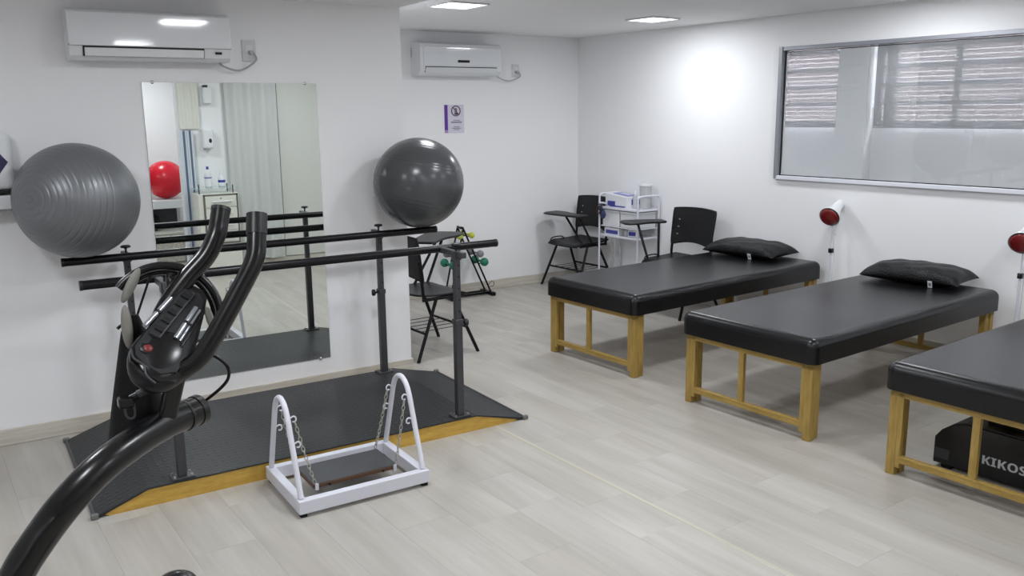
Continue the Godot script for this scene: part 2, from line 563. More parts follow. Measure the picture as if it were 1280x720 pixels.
func build_corridor() -> void:
	var X := 1.3
	var b := mb()
	b.xf = rwf()
	var top := 2.36; var bot := 1.53
	b.box(V(X + 0.07, bot / 2, 2.4), V(0.14, bot, 6.6))
	b.box(V(X + 0.07, (top + 2.62) / 2, 2.4), V(0.14, 2.62 - top, 6.6))
	b.box(V(X + 0.07, (bot + top) / 2, 0.05), V(0.14, top - bot, 1.9))
	b.box(V(X + 0.07, (bot + top) / 2, 2.29), V(0.14, top - bot, 0.3))
	b.box(V(X + 0.07, (bot + top) / 2, 5.35), V(0.14, top - bot, 0.7))
	b.box(V(0.72, 1.3, -0.85), V(1.3, 2.62, 0.1)).box(V(0.72, 1.3, 5.75), V(1.3, 2.62, 0.1))
	struct("wall_corridor", b, M.wall)
	var c := mb()
	c.xf = rwf()
	struct("ceiling_corridor", c.box(V(0.75, 2.56, 2.45), V(1.24, 0.1, 6.6)), M.ceiling)
	var f := mb()
	f.xf = rwf()
	struct("floor_corridor", f.box(V(0.75, -0.06, 2.45), V(1.24, 0.1, 6.6)), M.joint)
	var p := mb()
	p.xf = rwf()
	struct("wall_pillar", p.box(V(1.24, 1.26, 2.295), V(0.12, 2.5, 0.29)), M.wall)
	# outer windows with bars, seen through the blinds
	for k in 2:
		var a: float = [1.0, 2.44][k]; var e: float = [2.14, 5.0][k]
		var w := Node3D.new()
		w.name = "window_%d" % (k + 2)
		add_child(w)
		w.transform = rwf()
		w.set_meta("kind", "structure")
		var fr := mb()
		fr.box(V(X + 0.05, bot + 0.03, (a + e) / 2), V(0.04, 0.06, e - a)).box(V(X + 0.05, top - 0.02, (a + e) / 2), V(0.04, 0.04, e - a))
		for s in [a + 0.02, e - 0.02]: fr.box(V(X + 0.05, (bot + top) / 2, s), V(0.04, top - bot, 0.04))
		if k == 1: fr.box(V(X + 0.05, (bot + top) / 2, 2.57), V(0.05, top - bot, 0.1))
		part(w, "frame", fr, M.window_bar)
		for y in [1.74, 1.895, 2.05, 2.21]:
			part(w, "bar", mb().box(V(X + 0.05, y, (a + e) / 2), V(0.034, 0.038, e - a)), M.window_bar)
		for s in ([1.42] if k == 0 else [3.14, 3.95, 4.6]):
			part(w, "mullion", mb().box(V(X + 0.045, (bot + top) / 2, s), V(0.05, top - bot, 0.05)), M.window_bar)
	for k in 2:
		var a: float = [0.9, 2.463][k]; var e: float = [2.14, 5.1][k]
		var t := thing("roller_blind", ["grey screen roller blind left of the pillar behind the glass", "wide grey screen roller blind right of the pillar behind the glass"][k], "roller blind")
		t.transform = rwf()
		part(t, "screen", mb().box(V(X - 0.035, 2.0, (a + e) / 2), V(0.002, 0.92, e - a)), M.blind)
		part(t, "bottom_rail", mb().rbox(V(X - 0.035, 1.538, (a + e) / 2), V(0.012, 0.016, e - a), 0.003), M.grey_plastic)
		var ro := mb()
		ro.tube(PackedVector3Array([V(X - 0.05, 2.47, a), V(X - 0.05, 2.47, e)]), 0.025, 12)
		part(t, "roller", ro, M.grey_plastic)
	# outside: a brick wall across a yard
	var g := mb()
	g.xf = rwf()
	struct("wall_outside", g.box(V(3.7, 1.25, 2.5), V(0.2, 2.7, 14.0)), M.brick_far)
	var y := mb()
	y.xf = rwf()
	struct("ground_outside", y.box(V(2.6, -0.15, 2.5), V(2.4, 0.1, 14.0)), M.concrete)

# ---------------------------------------------------------------- treatment benches
func bench(i: int) -> void:
	var x0: float = [-2.085, -2.165, -2.215][i]; var sc: float = [2.475, 3.83, 5.13][i]
	var L := 2.02; var Wd := 0.9
	var t := thing("treatment_bench", ["black padded wooden treatment bench farthest from the camera, by the chairs", "black padded wooden treatment bench in the middle of the three", "black padded wooden treatment bench cut by the right picture edge"][i], "bench", rw(x0 + L / 2, 0, sc), WALL_TURN, "treatment benches along the window wall")
	var pad := mb().rbox(V(0, 0.485, 0), V(L, 0.134, Wd), 0.05, 6)
	var rim := PackedVector2Array()
	for q in 4:
		for k in 9:
			var a := PI / 2 * (q + k / 8.0)
			rim.append(Vector2(cos(a) * 0.05 + (L / 2 - 0.05) * (1 if q in [0, 3] else -1), sin(a) * 0.05 + (Wd / 2 - 0.05) * (1 if q < 2 else -1)))
	pad.xf = Transform3D(Basis(V(1, 0, 0), V(0, 0, 1), V(0, -1, 0)), Vector3.ZERO)
	pad.prism(rim, -0.4682, -0.4205)
	part(t, "mattress", pad, M.vinyl)
	var hx := L / 2 - 0.03; var hz := Wd / 2 - 0.025
	for sx in [-1, 1]:
		for sz in [-1, 1]:
			var lg := part(t, "leg", mb().rbox(V(sx * (hx - 0.021), 0.205, sz * (hz - 0.022)), V(0.042, 0.41, 0.044), 0.003), M.pine_upright)
			part(lg, "second_board", mb().rbox(V(sx * (hx - 0.0665), 0.205, sz * (hz - 0.029)), V(0.045, 0.408, 0.042), 0.003), M.pine_upright)
			part(lg, "batten", mb().rbox(V(sx * (hx - 0.012), 0.225, sz * (hz - 0.055)), V(0.024, 0.37, 0.024), 0.003), M.pine_upright)
		part(t, "top_rail", mb().rbox(V(sx * (hx - 0.016), 0.402, 0), V(0.032, 0.036, 2 * hz), 0.003), M.pine)
		part(t, "foot_rail", mb().rbox(V(sx * (hx - 0.016), 0.082, 0), V(0.03, 0.034, 2 * hz - 0.085), 0.003), M.pine)
		part(t, "upright", mb().rbox(V(sx * (hx - 0.016), 0.242, -0.03), V(0.026, 0.29, 0.034), 0.003), M.pine_upright)
	for sz in [-1, 1]:
		part(t, "side_rail", mb().rbox(V(0, 0.395, sz * 0.2), V(2 * hx - 0.2, 0.04, 0.026), 0.003), M.pine)
	part(t, "support_board", mb().box(V(0, 0.4205 - 0.006, 0), V(L - 0.1, 0.006, Wd - 0.1)), M.pine)
	if i == 2: return
	# pillow with its care label
	var p := thing("pillow", ["black leatherette pillow on the farthest treatment bench", "black leatherette pillow on the middle treatment bench"][i], "pillow", rw([-0.25, -0.275][i], 0.551, [2.38, 3.79][i]), WALL_TURN + [0.1, 0.13][i], "pillows on the benches")
	var b := mb()
	var hw := 0.2; var hl := 0.32
	var nu := 26; var nv := 34
	for side in [1.0, -1.0]:
		var base := b.v.size()
		var pos := func(u: float, w: float) -> Vector3:
			var au := absf(u); var aw := absf(w)
			var full := pow(maxf(0.0, 1.0 - pow(au, 3.2)), 0.5) * pow(maxf(0.0, 1.0 - pow(aw, 4.0)), 0.5)
			var pinch := 1.0 - 0.07 * (1.0 - aw * aw) * au ** 4.0
			var pinch2 := 1.0 - 0.05 * (1.0 - au * au) * aw ** 4.0
			var bumps := 0.006 * sin(u * 7.0 + w * 3.0 + i) * sin(w * 9.0 - u * 2.0) * full
			return Vector3(u * hw * pinch, 0.052 + side * (0.075 if side > 0 else 0.05) * full + (bumps if side > 0 else 0.0) + -0.018 * au ** 3 * aw ** 3, w * hl * pinch2)
		for a in nu + 1:
			for c in nv + 1:
				var u := -1.0 + 2.0 * a / nu; var w := -1.0 + 2.0 * c / nv
				u = sin(u * PI / 2); w = sin(w * PI / 2)
				var e := 0.004
				var q: Vector3 = pos.call(u, w)
				var du: Vector3 = pos.call(minf(u + e, 1), w) - pos.call(maxf(u - e, -1), w)
				var dw: Vector3 = pos.call(u, minf(w + e, 1)) - pos.call(u, maxf(w - e, -1))
				b.vert(q, dw.cross(du).normalized() * side)
		for a in nu:
			for c in nv:
				var o := base + a * (nv + 1) + c
				b.tri(o, o + nv + 1, o + nv + 2); b.tri(o, o + nv + 2, o + 1)
	part(p, "cushion", b, M.vinyl_creased)
	var tg := mb()
	tg.xf = Transform3D(Basis(Vector3.FORWARD, -0.35), V(-0.2, 0.03, 0.12 + 0.03 * i))
	tg.box(V(-0.003, -0.002, 0), V(0.002, 0.048, 0.028))
	part(p, "care_label", tg, M.tag, "small white care label")
	var tg2 := mb()
	tg2.xf = tg.xf
	tg2.box(V(-0.0045, -0.002, 0), V(0.001, 0.02, 0.014))
	part(p, "care_print", tg2, M.sign_grey)

# ---------------------------------------------------------------- parallel bars on their platform
func parallel_bars() -> void:
	var x0 := 0.336; var x1 := 2.555; var za := -4.985; var zb := -3.906
	var ka := 0.56; var kb := 2.24; var th := 0.08
	var t := thing("parallel_bars", "black parallel walking bars on rubber covered wooden platform before mirror", "parallel bars", V((x0 + x1) / 2, 0, (za + zb) / 2))
	var ox := (x0 + x1) / 2; var oz := (za + zb) / 2
	var T := Transform3D(Basis.IDENTITY, V(-ox, 0, -oz))
	var b := mb(); b.xf = T
	b.prism(PackedVector2Array([Vector2(x0 + 0.06, 0.0), Vector2(x1 - 0.075, 0.0), Vector2(x1 - 0.05, 0.009), Vector2(kb, th), Vector2(ka, th), Vector2(x0 + 0.04, 0.009)]), za + 0.01, zb - 0.004)
	part(t, "platform", b, M.plinth_wood, "yellow varnished wooden platform")
	var m := mb(); m.xf = T
	m.prism(PackedVector2Array([Vector2(x0, 0.004), Vector2(x0 + 0.02, 0.004), Vector2(ka, th), Vector2(kb, th), Vector2(x1 - 0.02, 0.004), Vector2(x1, 0.004), Vector2(x1, 0.01), Vector2(kb, th + 0.007), Vector2(ka, th + 0.007), Vector2(x0, 0.01)]), za, zb)
	part(t, "rubber_mat", m, M.rubber, "charcoal ribbed rubber mat")
	for x in [x0, x1]:
		var e := mb(); e.xf = T
		e.tube(PackedVector3Array([V(x, 0.009, za), V(x, 0.009, zb)]), 0.009, 8)
		part(t, "edge_strip", e, M.rubber_edge)
		for z in [za, zb]:
			var cp := mb(); cp.xf = T
			cp.rbox(V(x, 0.012, z), V(0.032, 0.024, 0.024), 0.006, 2)
			part(t, "corner_cap", cp, M.rubber_cap)
	var ytop := th + 0.007
	for px in [0.715, 2.162]:
		for k in 2:
			var pz: float = [-3.953, -4.94][k]; var bz: float = [-4.12, -4.8475][k]; var sg: float = [1, -1][k]
			var pl := mb(); pl.xf = T
			pl.rbox(V(px, ytop + 0.004, pz), V(0.1, 0.008, 0.075), 0.002)
			var plate := part(t, "base_plate", pl, M.grey_metal)
			for bx in [-0.037, 0.037]:
				for bb in [-0.025, 0.025]:
					var bo := mb(); bo.xf = T
					bo.tube(PackedVector3Array([V(px + bx, ytop + 0.007, pz + bb), V(px + bx, ytop + 0.016, pz + bb)]), 0.006, 6)
					part(plate, "bolt", bo, M.zinc)
			var po := mb(); po.xf = T
			po.rbox(V(px, ytop + 0.008 + 0.265, pz), V(0.04, 0.53, 0.04), 0.004, 2)
			var post := part(t, "post", po, M.grey_metal)
			var co := mb(); co.xf = T
			co.rbox(V(px, 0.612, pz), V(0.046, 0.03, 0.046), 0.004, 2)
			part(post, "collar", co, M.grey_metal)
			var ins := mb(); ins.xf = T
			ins.rbox(V(px, 0.79, pz), V(0.032, 0.37, 0.032), 0.003, 2)
			var inner := part(t, "inner_post", ins, M.grey_metal)
			for h in 5:
				var ho := mb(); ho.xf = T
				ho.tube(PackedVector3Array([V(px + 0.004, 0.67 + h * 0.062, pz + 0.0155), V(px + 0.004, 0.67 + h * 0.062, pz + 0.0168)]), 0.0055, 10)
				part(inner, "hole", ho, M.black_gap)
			var kn := mb(); kn.xf = T * frame_y(V(px, 0.605, pz), V(sg, 0, 0.35 * sg))
			kn.lathe([Vector2(0.0, 0.018), Vector2(0.006, 0.018), Vector2(0.006, 0.032), Vector2(0.016, 0.034), Vector2(0.021, 0.042), Vector2(0.021, 0.052), Vector2(0.015, 0.058), Vector2(0, 0.059)], 14)
			part(post, "clamp_knob", kn, M.black_plastic)
			var ar := mb(); ar.xf = T
			var za2: float = pz + sg * 0.085; var zi: float = bz
			ar.rbox(V(px, 0.978, (za2 + zi) / 2), V(0.03, 0.03, absf(za2 - zi)), 0.003, 2)
			ar.rbox(V(px, 0.968, pz), V(0.042, 0.046, 0.042), 0.003, 2)
			var arm := part(t, "arm", ar, M.grey_metal)
			var tk := mb(); tk.xf = T * Transform3D(Basis.IDENTITY, V(px, 0.99, pz))
			tk.lathe([Vector2(0.005, 0), Vector2(0.005, 0.022), Vector2(0.008, 0.024), Vector2(0.008, 0.028), Vector2(0.025, 0.031), Vector2(0.026, 0.037), Vector2(0.02, 0.043), Vector2(0, 0.044)], 14)
			part(arm, "arm_knob", tk, M.black_plastic)
	for bz in [-4.12, -4.8475]:
		var ba := mb(); ba.xf = T
		ba.tube(PackedVector3Array([V(0.403, 0.984, bz), V(2.506, 0.984, bz)]), 0.021, 18)
		var bar := part(t, "bar", ba, M.black_metal)
		for x in [0.403, 2.506]:
			var cp := mb(); cp.xf = T
			cp.tube(PackedVector3Array([V(x - 0.006, 0.984, bz), V(x + 0.006, 0.984, bz)]), 0.0222, 18)
			part(bar, "end_cap", cp, M.black_plastic)

func mirror() -> void:
	var x0 := 0.9; var x1 := 1.876; var y0 := 0.19; var y1 := 1.88
	var t := thing("wall_mirror", "tall frameless mirror screwed to the wall behind the bars", "mirror", V((x0 + x1) / 2, y0, ZM))
	var w := x1 - x0; var h := y1 - y0
	part(t, "backing", mb().box(V(0, h / 2, 0.003), V(w, h, 0.005)), M.mirror_edge)
	var g := mb()
	g.quad(V(-w / 2, 0, 0.0062), V(w / 2, 0, 0.0062), V(w / 2, h, 0.0062), V(-w / 2, h, 0.0062), V(0, 0, 1))
	g.box(V(0, h / 2, 0.0058), V(w, h, 0.0006))
	part(t, "glass", g, M.mirror)
	for q in [Vector2(-w / 2 + 0.055, h), Vector2(w / 2 - 0.07, h), Vector2(-w / 2 + 0.055, 0), Vector2(w / 2 - 0.065, 0)]:
		var s := mb()
		s.xf = frame_y(V(q.x, q.y, 0), V(0, 0, 1))
		s.lathe([Vector2(0.009, 0.0), Vector2(0.009, 0.009), Vector2(0.009, 0.009), Vector2(0.006, 0.012), Vector2(0, 0.0125)], 14)
		part(t, "screw_cap", s, M.chrome)

# ---------------------------------------------------------------- exercise balls
func ribbed_ball(radii: Vector3, axis: Vector3, ribs: Callable) -> MB:
	var b := mb()
	var prof := []
	var n := 420
	for i in n + 1:
		var a := PI * i / n - PI / 2
		var r: float = 1.0 + ribs.call(a)
		prof.append(Vector2(cos(a) * r if i > 0 and i < n else 0.0, sin(a) * r))
	b.xf = Transform3D(Basis.IDENTITY.scaled(radii)) * frame_y(Vector3.ZERO, axis)
	b.lathe(prof, 64)
	return b

func balls() -> void:
	var r1 := V(0.29, 0.285, 0.288)
	var t := thing("exercise_ball", "large matt grey ribbed exercise ball left of the mirror", "exercise ball", V(0.5, 1.0055, ZM + 0.291), 0, "exercise balls on the parallel bars")
	var b := ribbed_ball(r1, V(-0.75, 0.1, 0.62), func(a): return -0.005 * pow(0.5 + 0.5 * cos(a * 58.0), 5.0) if absf(a) > 0.2 else 0.0)
	for i in b.v.size(): b.v[i] += V(0, r1.y, 0)
	part(t, "shell", b, M.ball_grey)
	var pl := mb(); pl.xf = Transform3D(Basis.IDENTITY, V(0, r1.y, 0)) * frame_y(V(-0.75, 0.1, 0.62).normalized() * 0.287, V(-0.75, 0.1, 0.62))
	pl.lathe([Vector2(0.0125, 0.0), Vector2(0.0125, 0.003), Vector2(0.01, 0.004), Vector2(0, 0.004)], 16)
	part(t, "valve_plug", pl, M.ball_grey)
	var r2 := V(0.277, 0.2745, 0.277)
	t = thing("exercise_ball", "glossy dark grey exercise ball at the wall corner right of mirror", "exercise ball", V(2.4, 1.0055, ZM + 0.279), 0, "exercise balls on the parallel bars")
	b = ribbed_ball(r2, V(0.22, 0.95, 0.05), func(a): return -0.003 * (exp(-pow((a - 0.42) / 0.012, 2)) + exp(-pow((a - 0.5) / 0.012, 2)) + exp(-pow((a - 0.95) / 0.012, 2)) + exp(-pow((a - 1.03) / 0.012, 2)) + exp(-pow((a + 0.4) / 0.012, 2)) + exp(-pow((a + 0.5) / 0.012, 2))))
	for i in b.v.size(): b.v[i] += V(0, r2.y, 0)
	part(t, "shell", b, M.ball_dark)

# ---------------------------------------------------------------- exercise bike in the foreground
func bike() -> void:
	var base := V(0.1, 0, -2.1)
	var t := thing("exercise_bike", "black exercise bike in the foreground with curved frame and two upright grips", "exercise bike", base)
	var T := Transform3D(Basis.IDENTITY, -base)
	var nb := func() -> MB:
		var q := mb(); q.xf = T; return q
	# main tube, rising from the rear foot
	var pts := curve([V(-0.02, 0.07, -2.1), V(-0.055, 0.35, -2.08), V(-0.0404, 0.5944, -2.066), V(0.0103, 0.7203, -2.0423), V(0.0554, 0.7914, -2.0307), V(0.1247, 0.881, -2.0082), V(0.214, 0.9442, -2.0319), V(0.342, 0.976, -2.1106), V(0.444, 0.9817, -2.1653)], 8)
	var rad := []
	for i in pts.size(): rad.append(0.0365)
	var q: MB = nb.call()
	q.tube(pts, rad, 22)
	var main := part(t, "frame_tube", q, M.black_gloss)
	q = nb.call()
	var d := (V(0.444, 0.9817, -2.1653) - V(0.342, 0.976, -2.1106)).normalized()
	q.tube(PackedVector3Array([V(0.444, 0.9817, -2.1653) - d * 0.012, V(0.444, 0.9817, -2.1653) + d * 0.004]), 0.0385, 22)
	part(main, "end_cap", q, M.black_plastic)
	q = nb.call()
	q.tube(PackedVector3Array([V(0.444, 0.9817, -2.1653) - d * 0.045, V(0.444, 0.9817, -2.1653) - d * 0.038]), 0.0382, 22)
	part(main, "clamp_ring", q, M.black_plastic)
	# stem that carries the console
	q = nb.call()
	var s0 := V(0.3843, 1.115, -2.0708); var s1 := V(0.3542, 0.975, -2.1152)
	q.xf = T * frame_y((s0 + s1) / 2, s0 - s1)
	q.rbox(Vector3.ZERO, V(0.04, (s0 - s1).length() + 0.03, 0.036), 0.008, 2)
	part(t, "stem", q, M.black_plastic)
	# tapered cover behind the stem
	q = nb.call()
	var up := V(0.03, 1, -0.02).normalized(); var right := V(0.85, 0, 0.53)
	right = (right - up * right.dot(up)).normalized()
	q.xf = T * Transform3D(Basis(right, up, right.cross(up)), V(0.305, 0.9, -2.19))
	var ring := 24
	var prev := -1
	for k in 9:
		var f := k / 8.0
		var hw := lerpf(0.068, 0.018, pow(f, 1.1)); var hd := lerpf(0.05, 0.024, f)
		var y := lerpf(0.03, 0.335, f)
		if k == 8: hw *= 0.6; hd *= 0.6
		var first := q.v.size()
		for j in ring + 1:
			var a := TAU * j / ring
			var ca := cos(a); var sa := sin(a)
			var x := hw * signf(ca) * pow(absf(ca), 0.6) + f * 0.004; var z := hd * signf(sa) * pow(absf(sa), 0.6)
			q.vert(V(x, y, z), V(ca, 0.15, sa).normalized())
		if prev >= 0:
			for j in ring:
				q.tri(prev + j, first + j, first + j + 1); q.tri(prev + j, first + j + 1, prev + j + 1)
		prev = first
	var ce := q.vert(V(0.004, 0.337, 0), Vector3.UP)
	for j in ring: q.tri(ce, prev + j, prev + j + 1)
	part(t, "front_cover", q, M.black_soft)
	# buckle and strap on the cover
	q = nb.call()
	q.tube(PackedVector3Array([V(0.283, 1.058, -2.105), V(0.32, 1.076, -2.095), V(0.3694, 1.098, -2.0841)]), 0.0085, 12)
	var lever := part(t, "adjusting_lever", q, M.black_gloss)
	q = nb.call()
	q.tube(PackedVector3Array([V(0.3, 1.066, -2.1), V(0.325, 1.078, -2.094)]), 0.0105, 12)
	part(lever, "sleeve", q, M.dark_keypad)
	q = nb.call()
	q.rbox(V(0.272, 1.052, -2.106), V(0.034, 0.026, 0.03), 0.006, 2)
	part(lever, "knob", q, M.black_gloss)
	q = nb.call()
	q.tube(curve([V(0.268, 1.045, -2.1), V(0.27, 1.02, -2.098), V(0.28, 1.012, -2.096), V(0.288, 1.02, -2.096), V(0.288, 1.045, -2.1)], 4), 0.003, 6)
	part(lever, "wire_loop", q, M.grey_metal)
	# console
	var c0 := V(0.3523, 1.1507, -2.0589); var c1 := V(0.4725, 1.2801, -2.1876); var cc := V(0.4045, 1.2131, -2.106)
	var e1 := (c1 - c0).normalized()
	var e3 := V(-0.2, 0.32, 0.93).normalized()
	e3 = (e3 - e1 * e3.dot(e1)).normalized()
	var e2 := e1.cross(e3)
	var CT := T * Transform3D(Basis(e2, e1, e3), cc)
	var outline := PackedVector2Array([Vector2(-0.034, 0.116), Vector2(-0.012, 0.126), Vector2(0.011, 0.123), Vector2(0.028, 0.105), Vector2(0.04, 0.05), Vector2(0.052, -0.02), Vector2(0.056, -0.08), Vector2(0.048, -0.13), Vector2(0.015, -0.152), Vector2(-0.03, -0.142), Vector2(-0.062, -0.125), Vector2(-0.073, -0.1), Vector2(-0.064, -0.045), Vector2(-0.05, 0.04)])
	q = mb(); q.xf = CT
	q.prism(outline, -0.045, -0.004)
	var con := part(t, "console", q, M.black_gloss)
	q = mb(); q.xf = CT
	var inset := PackedVector2Array()
	for p in outline: inset.append(p * 0.88 + Vector2(-0.002, -0.002))
	q.prism(inset, -0.006, 0.003)
	part(con, "face_plate", q, M.dark_keypad)
	q = mb(); q.xf = CT * Transform3D(Basis(Vector3.BACK, -0.16), V(-0.026, 0.022, 0.006))
	q.rbox(V(0, 0, 0), V(0.03, 0.155, 0.012), 0.005, 2)
	part(con, "key_strip", q, M.dark_keypad)
	for k in 5:
		q = mb(); q.xf = CT * Transform3D(Basis(Vector3.BACK, -0.16), V(-0.026, 0.022, 0.012))
		q.rbox(V(0, -0.056 + k * 0.028, 0.002), V(0.022, 0.013, 0.006), 0.002)
		part(con, "key", q, M.black_plastic)
	for k in 2:
		for h in 2:
			q = mb(); q.xf = CT * Transform3D(Basis(Vector3.BACK, [-0.22, -0.1][k]), V([-0.057, 0.01][k], 0.012, 0.006))
			q.tube(PackedVector3Array([V([0, 0][k], [-0.05, 0.004][h], 0), V(0, [-0.004, 0.05][h], 0)]), 0.0062, 10)
			if k == 1: q.tube(PackedVector3Array([V(0.011, [-0.05, 0.004][h], -0.002), V(0.011, [-0.004, 0.05][h], -0.002)]), 0.0035, 8)
			part(con, "clear_bar", q, M.clear_bar)
	q = mb(); q.xf = CT * Transform3D(Basis(Vector3.BACK, -0.1), V(0.03, 0.01, 0.0))
	q.rbox(Vector3.ZERO, V(0.008, 0.13, 0.014), 0.003, 2)
	part(con, "side_rail", q, M.black_gloss)
	q = mb(); q.xf = CT
	q.ball(V(-0.04, -0.088, 0.002), V(0.019, 0.015, 0.006), 16, 8)
	var heart := part(con, "button_well", q, M.black_plastic)
	q = mb(); q.xf = CT
	q.ball(V(-0.038, -0.088, 0.006), V(0.011, 0.01, 0.005), 14, 8)
	part(heart, "red_button", q, mat(c8(120, 44, 44), 0.35), "dull red button")
	q = mb(); q.xf = CT
	q.tube(curve([V(-0.07, -0.1, -0.002), V(-0.056, -0.122, 0.002), V(-0.03, -0.13, 0.003), V(-0.015, -0.15, 0.0), V(0.01, -0.158, -0.006)], 5), 0.0028, 8)
	part(con, "lower_lip", q, M.grey_metal)
	q = mb(); q.xf = CT
	q.ball(V(-0.005, -0.075, -0.032), V(0.072, 0.095, 0.042), 28, 16)
	part(con, "shell", q, M.black_gloss)
	# two long grips
	for k in 2:
		var g: Array = [[V(0.5941, 1.4645, -2.0676), V(0.585, 1.415, -2.05), V(0.5722, 1.3648, -2.0359), V(0.5331, 1.2985, -2.0339), V(0.4657, 1.1967, -2.0306), V(0.4208, 1.1413, -2.0349), V(0.362, 1.108, -2.06)],
			[V(0.551, 1.4689, -2.2265), V(0.54, 1.435, -2.214), V(0.5288, 1.4066, -2.2039), V(0.5008, 1.3596, -2.1995), V(0.4468, 1.3053, -2.199), V(0.3864, 1.2369, -2.1775), V(0.3535, 1.173, -2.1287)]][k]
		var gp := curve(g, 6)
		var gr := []
		for i in gp.size(): gr.append(0.0225 if k == 0 else 0.0235)
		q = nb.call()
		q.tube(gp, gr, 18)
		var grip := part(t, "hand_grip", q, M.black_gloss)
		q = nb.call()
		var dd: Vector3 = (g[1] - g[0]).normalized()
		q.tube(PackedVector3Array([g[0] - dd * 0.005, g[0] + dd * (0.045 if k == 0 else 0.004)]), 0.0245 if k == 0 else 0.0245, 18)
		part(grip, "grip_end", q, M.black_plastic)
	# round handlebar with pulse plates
	var rc := V(0.3931, 1.2175, -2.2012)
	var f3 := V(-0.18, 0.2, 0.96).normalized(); var f1 := V(0.85, -0.01, 0.53)
	f1 = (f1 - f3 * f1.dot(f3)).normalized()
	var f2 := f3.cross(f1)
	for k in 2:
		var hp := []
		for i in 27:
			var a := deg_to_rad(lerpf(146.0, -35.0, i / 26.0))
			var rr: float = [0.127, 0.112][k]
			hp.append(rc + f1 * rr * cos(a) + f2 * rr * sin(a) - f3 * [0.0, 0.02][k])
		q = nb.call()
		q.tube(PackedVector3Array(hp), [0.0105, 0.006][k], 12)
		part(t, ["loop_handlebar", "inner_rod"][k], q, M.black_gloss)
	for k in 3:
		var at: Vector3 = [V(0.3285, 1.2985, -2.2398), V(0.3079, 1.2059, -2.209), V(0.4835, 1.2144, -2.1431)][k] + f3 * [0.02, 0.055, 0.02][k]
		var tilt: float = deg_to_rad([-24.0, 6.0, 16.0][k])
		var py := f2 * cos(tilt) - f1 * sin(tilt); var px := f1 * cos(tilt) + f2 * sin(tilt)
		q = mb(); q.xf = T * Transform3D(Basis(px, py, f3), at)
		for j in 1: q.ball(Vector3.ZERO, V([0.012, 0.0125, 0.0095][k], [0.046, 0.052, 0.03][k], 0.01), 16, 12)
		part(t, "pulse_plate", q, M.pulse_pad, "beige pulse sensor plate")
	q = nb.call()
	q.tube(PackedVector3Array([rc + f1 * -0.035 + f2 * 0.104 - f3 * 0.01, rc + f1 * -0.075 + f2 * -0.03 - f3 * 0.01]), 0.003, 6)
	part(t, "spoke", q, M.black_metal)
	q = nb.call()
	q.tube(PackedVector3Array([rc + f1 * 0.01 + f2 * 0.11 - f3 * 0.02, rc + f1 * 0.012 + f2 * 0.05 - f3 * 0.02]), 0.011, 10)
	q.ball(rc + f1 * 0.013 + f2 * 0.085 - f3 * 0.012, V(0.013, 0.018, 0.013), 12, 8)
	part(t, "pivot", q, M.black_plastic)
	q = nb.call()
	q.tube(curve([V(0.318, 1.212, -2.23), V(0.297, 1.203, -2.24), V(0.288, 1.197, -2.238)], 4), 0.004, 8)
	part(t, "hook", q, M.black_metal)
	# cable from console to the end of the tube
	q = nb.call()
	q.tube(curve([V(0.445, 1.15, -2.08), V(0.4757, 1.135, -2.0711), V(0.4977, 1.1092, -2.0655), V(0.503, 1.075, -2.085), V(0.4911, 1.0419, -2.1188), V(0.46, 0.998, -2.17)], 6), 0.0042, 8)
	part(t, "cable", q, M.black_metal)
	# below the picture: housing, cranks, feet and saddle
	q = nb.call()
	q.xf = T * frame_y(V(0.06, 0.33, -2.02), V(0.53, 0, -0.85))
	q.lathe([Vector2(0, -0.06), Vector2(0.17, -0.06), Vector2(0.2, -0.045), Vector2(0.2, 0.045), Vector2(0.17, 0.06), Vector2(0, 0.06)], 28)
	part(t, "flywheel_housing", q, M.black_plastic)
	q = nb.call()
	q.tube(PackedVector3Array([V(0.06, 0.36, -2.02), V(0.16, 0.36, -2.18), V(0.25, 0.58, -2.13), V(0.3, 0.588, -2.1)]), 0.012, 10)
	var crank := part(t, "crank", q, M.grey_metal)
	q = nb.call()
	q.ball(V(0.338, 0.583, -2.074), V(0.05, 0.028, 0.05), 24, 12)
	part(crank, "pedal", q, M.black_gloss)
	for zz in [[-0.18, -2.28], [0.22, -1.9]]:
		q = nb.call()
		q.tube(PackedVector3Array([V(zz[0] - 0.14, 0.03, zz[1] - 0.13), V(zz[0] + 0.14, 0.03, zz[1] + 0.13)]), 0.03, 12)
		part(t, "floor_bar", q, M.black_gloss)
	q = nb.call()
	q.tube(PackedVector3Array([V(-0.18, 0.04, -2.28), V(-0.02, 0.07, -2.1), V(0.22, 0.04, -1.9)]), 0.028, 10)
	part(t, "base_beam", q, M.black_gloss)

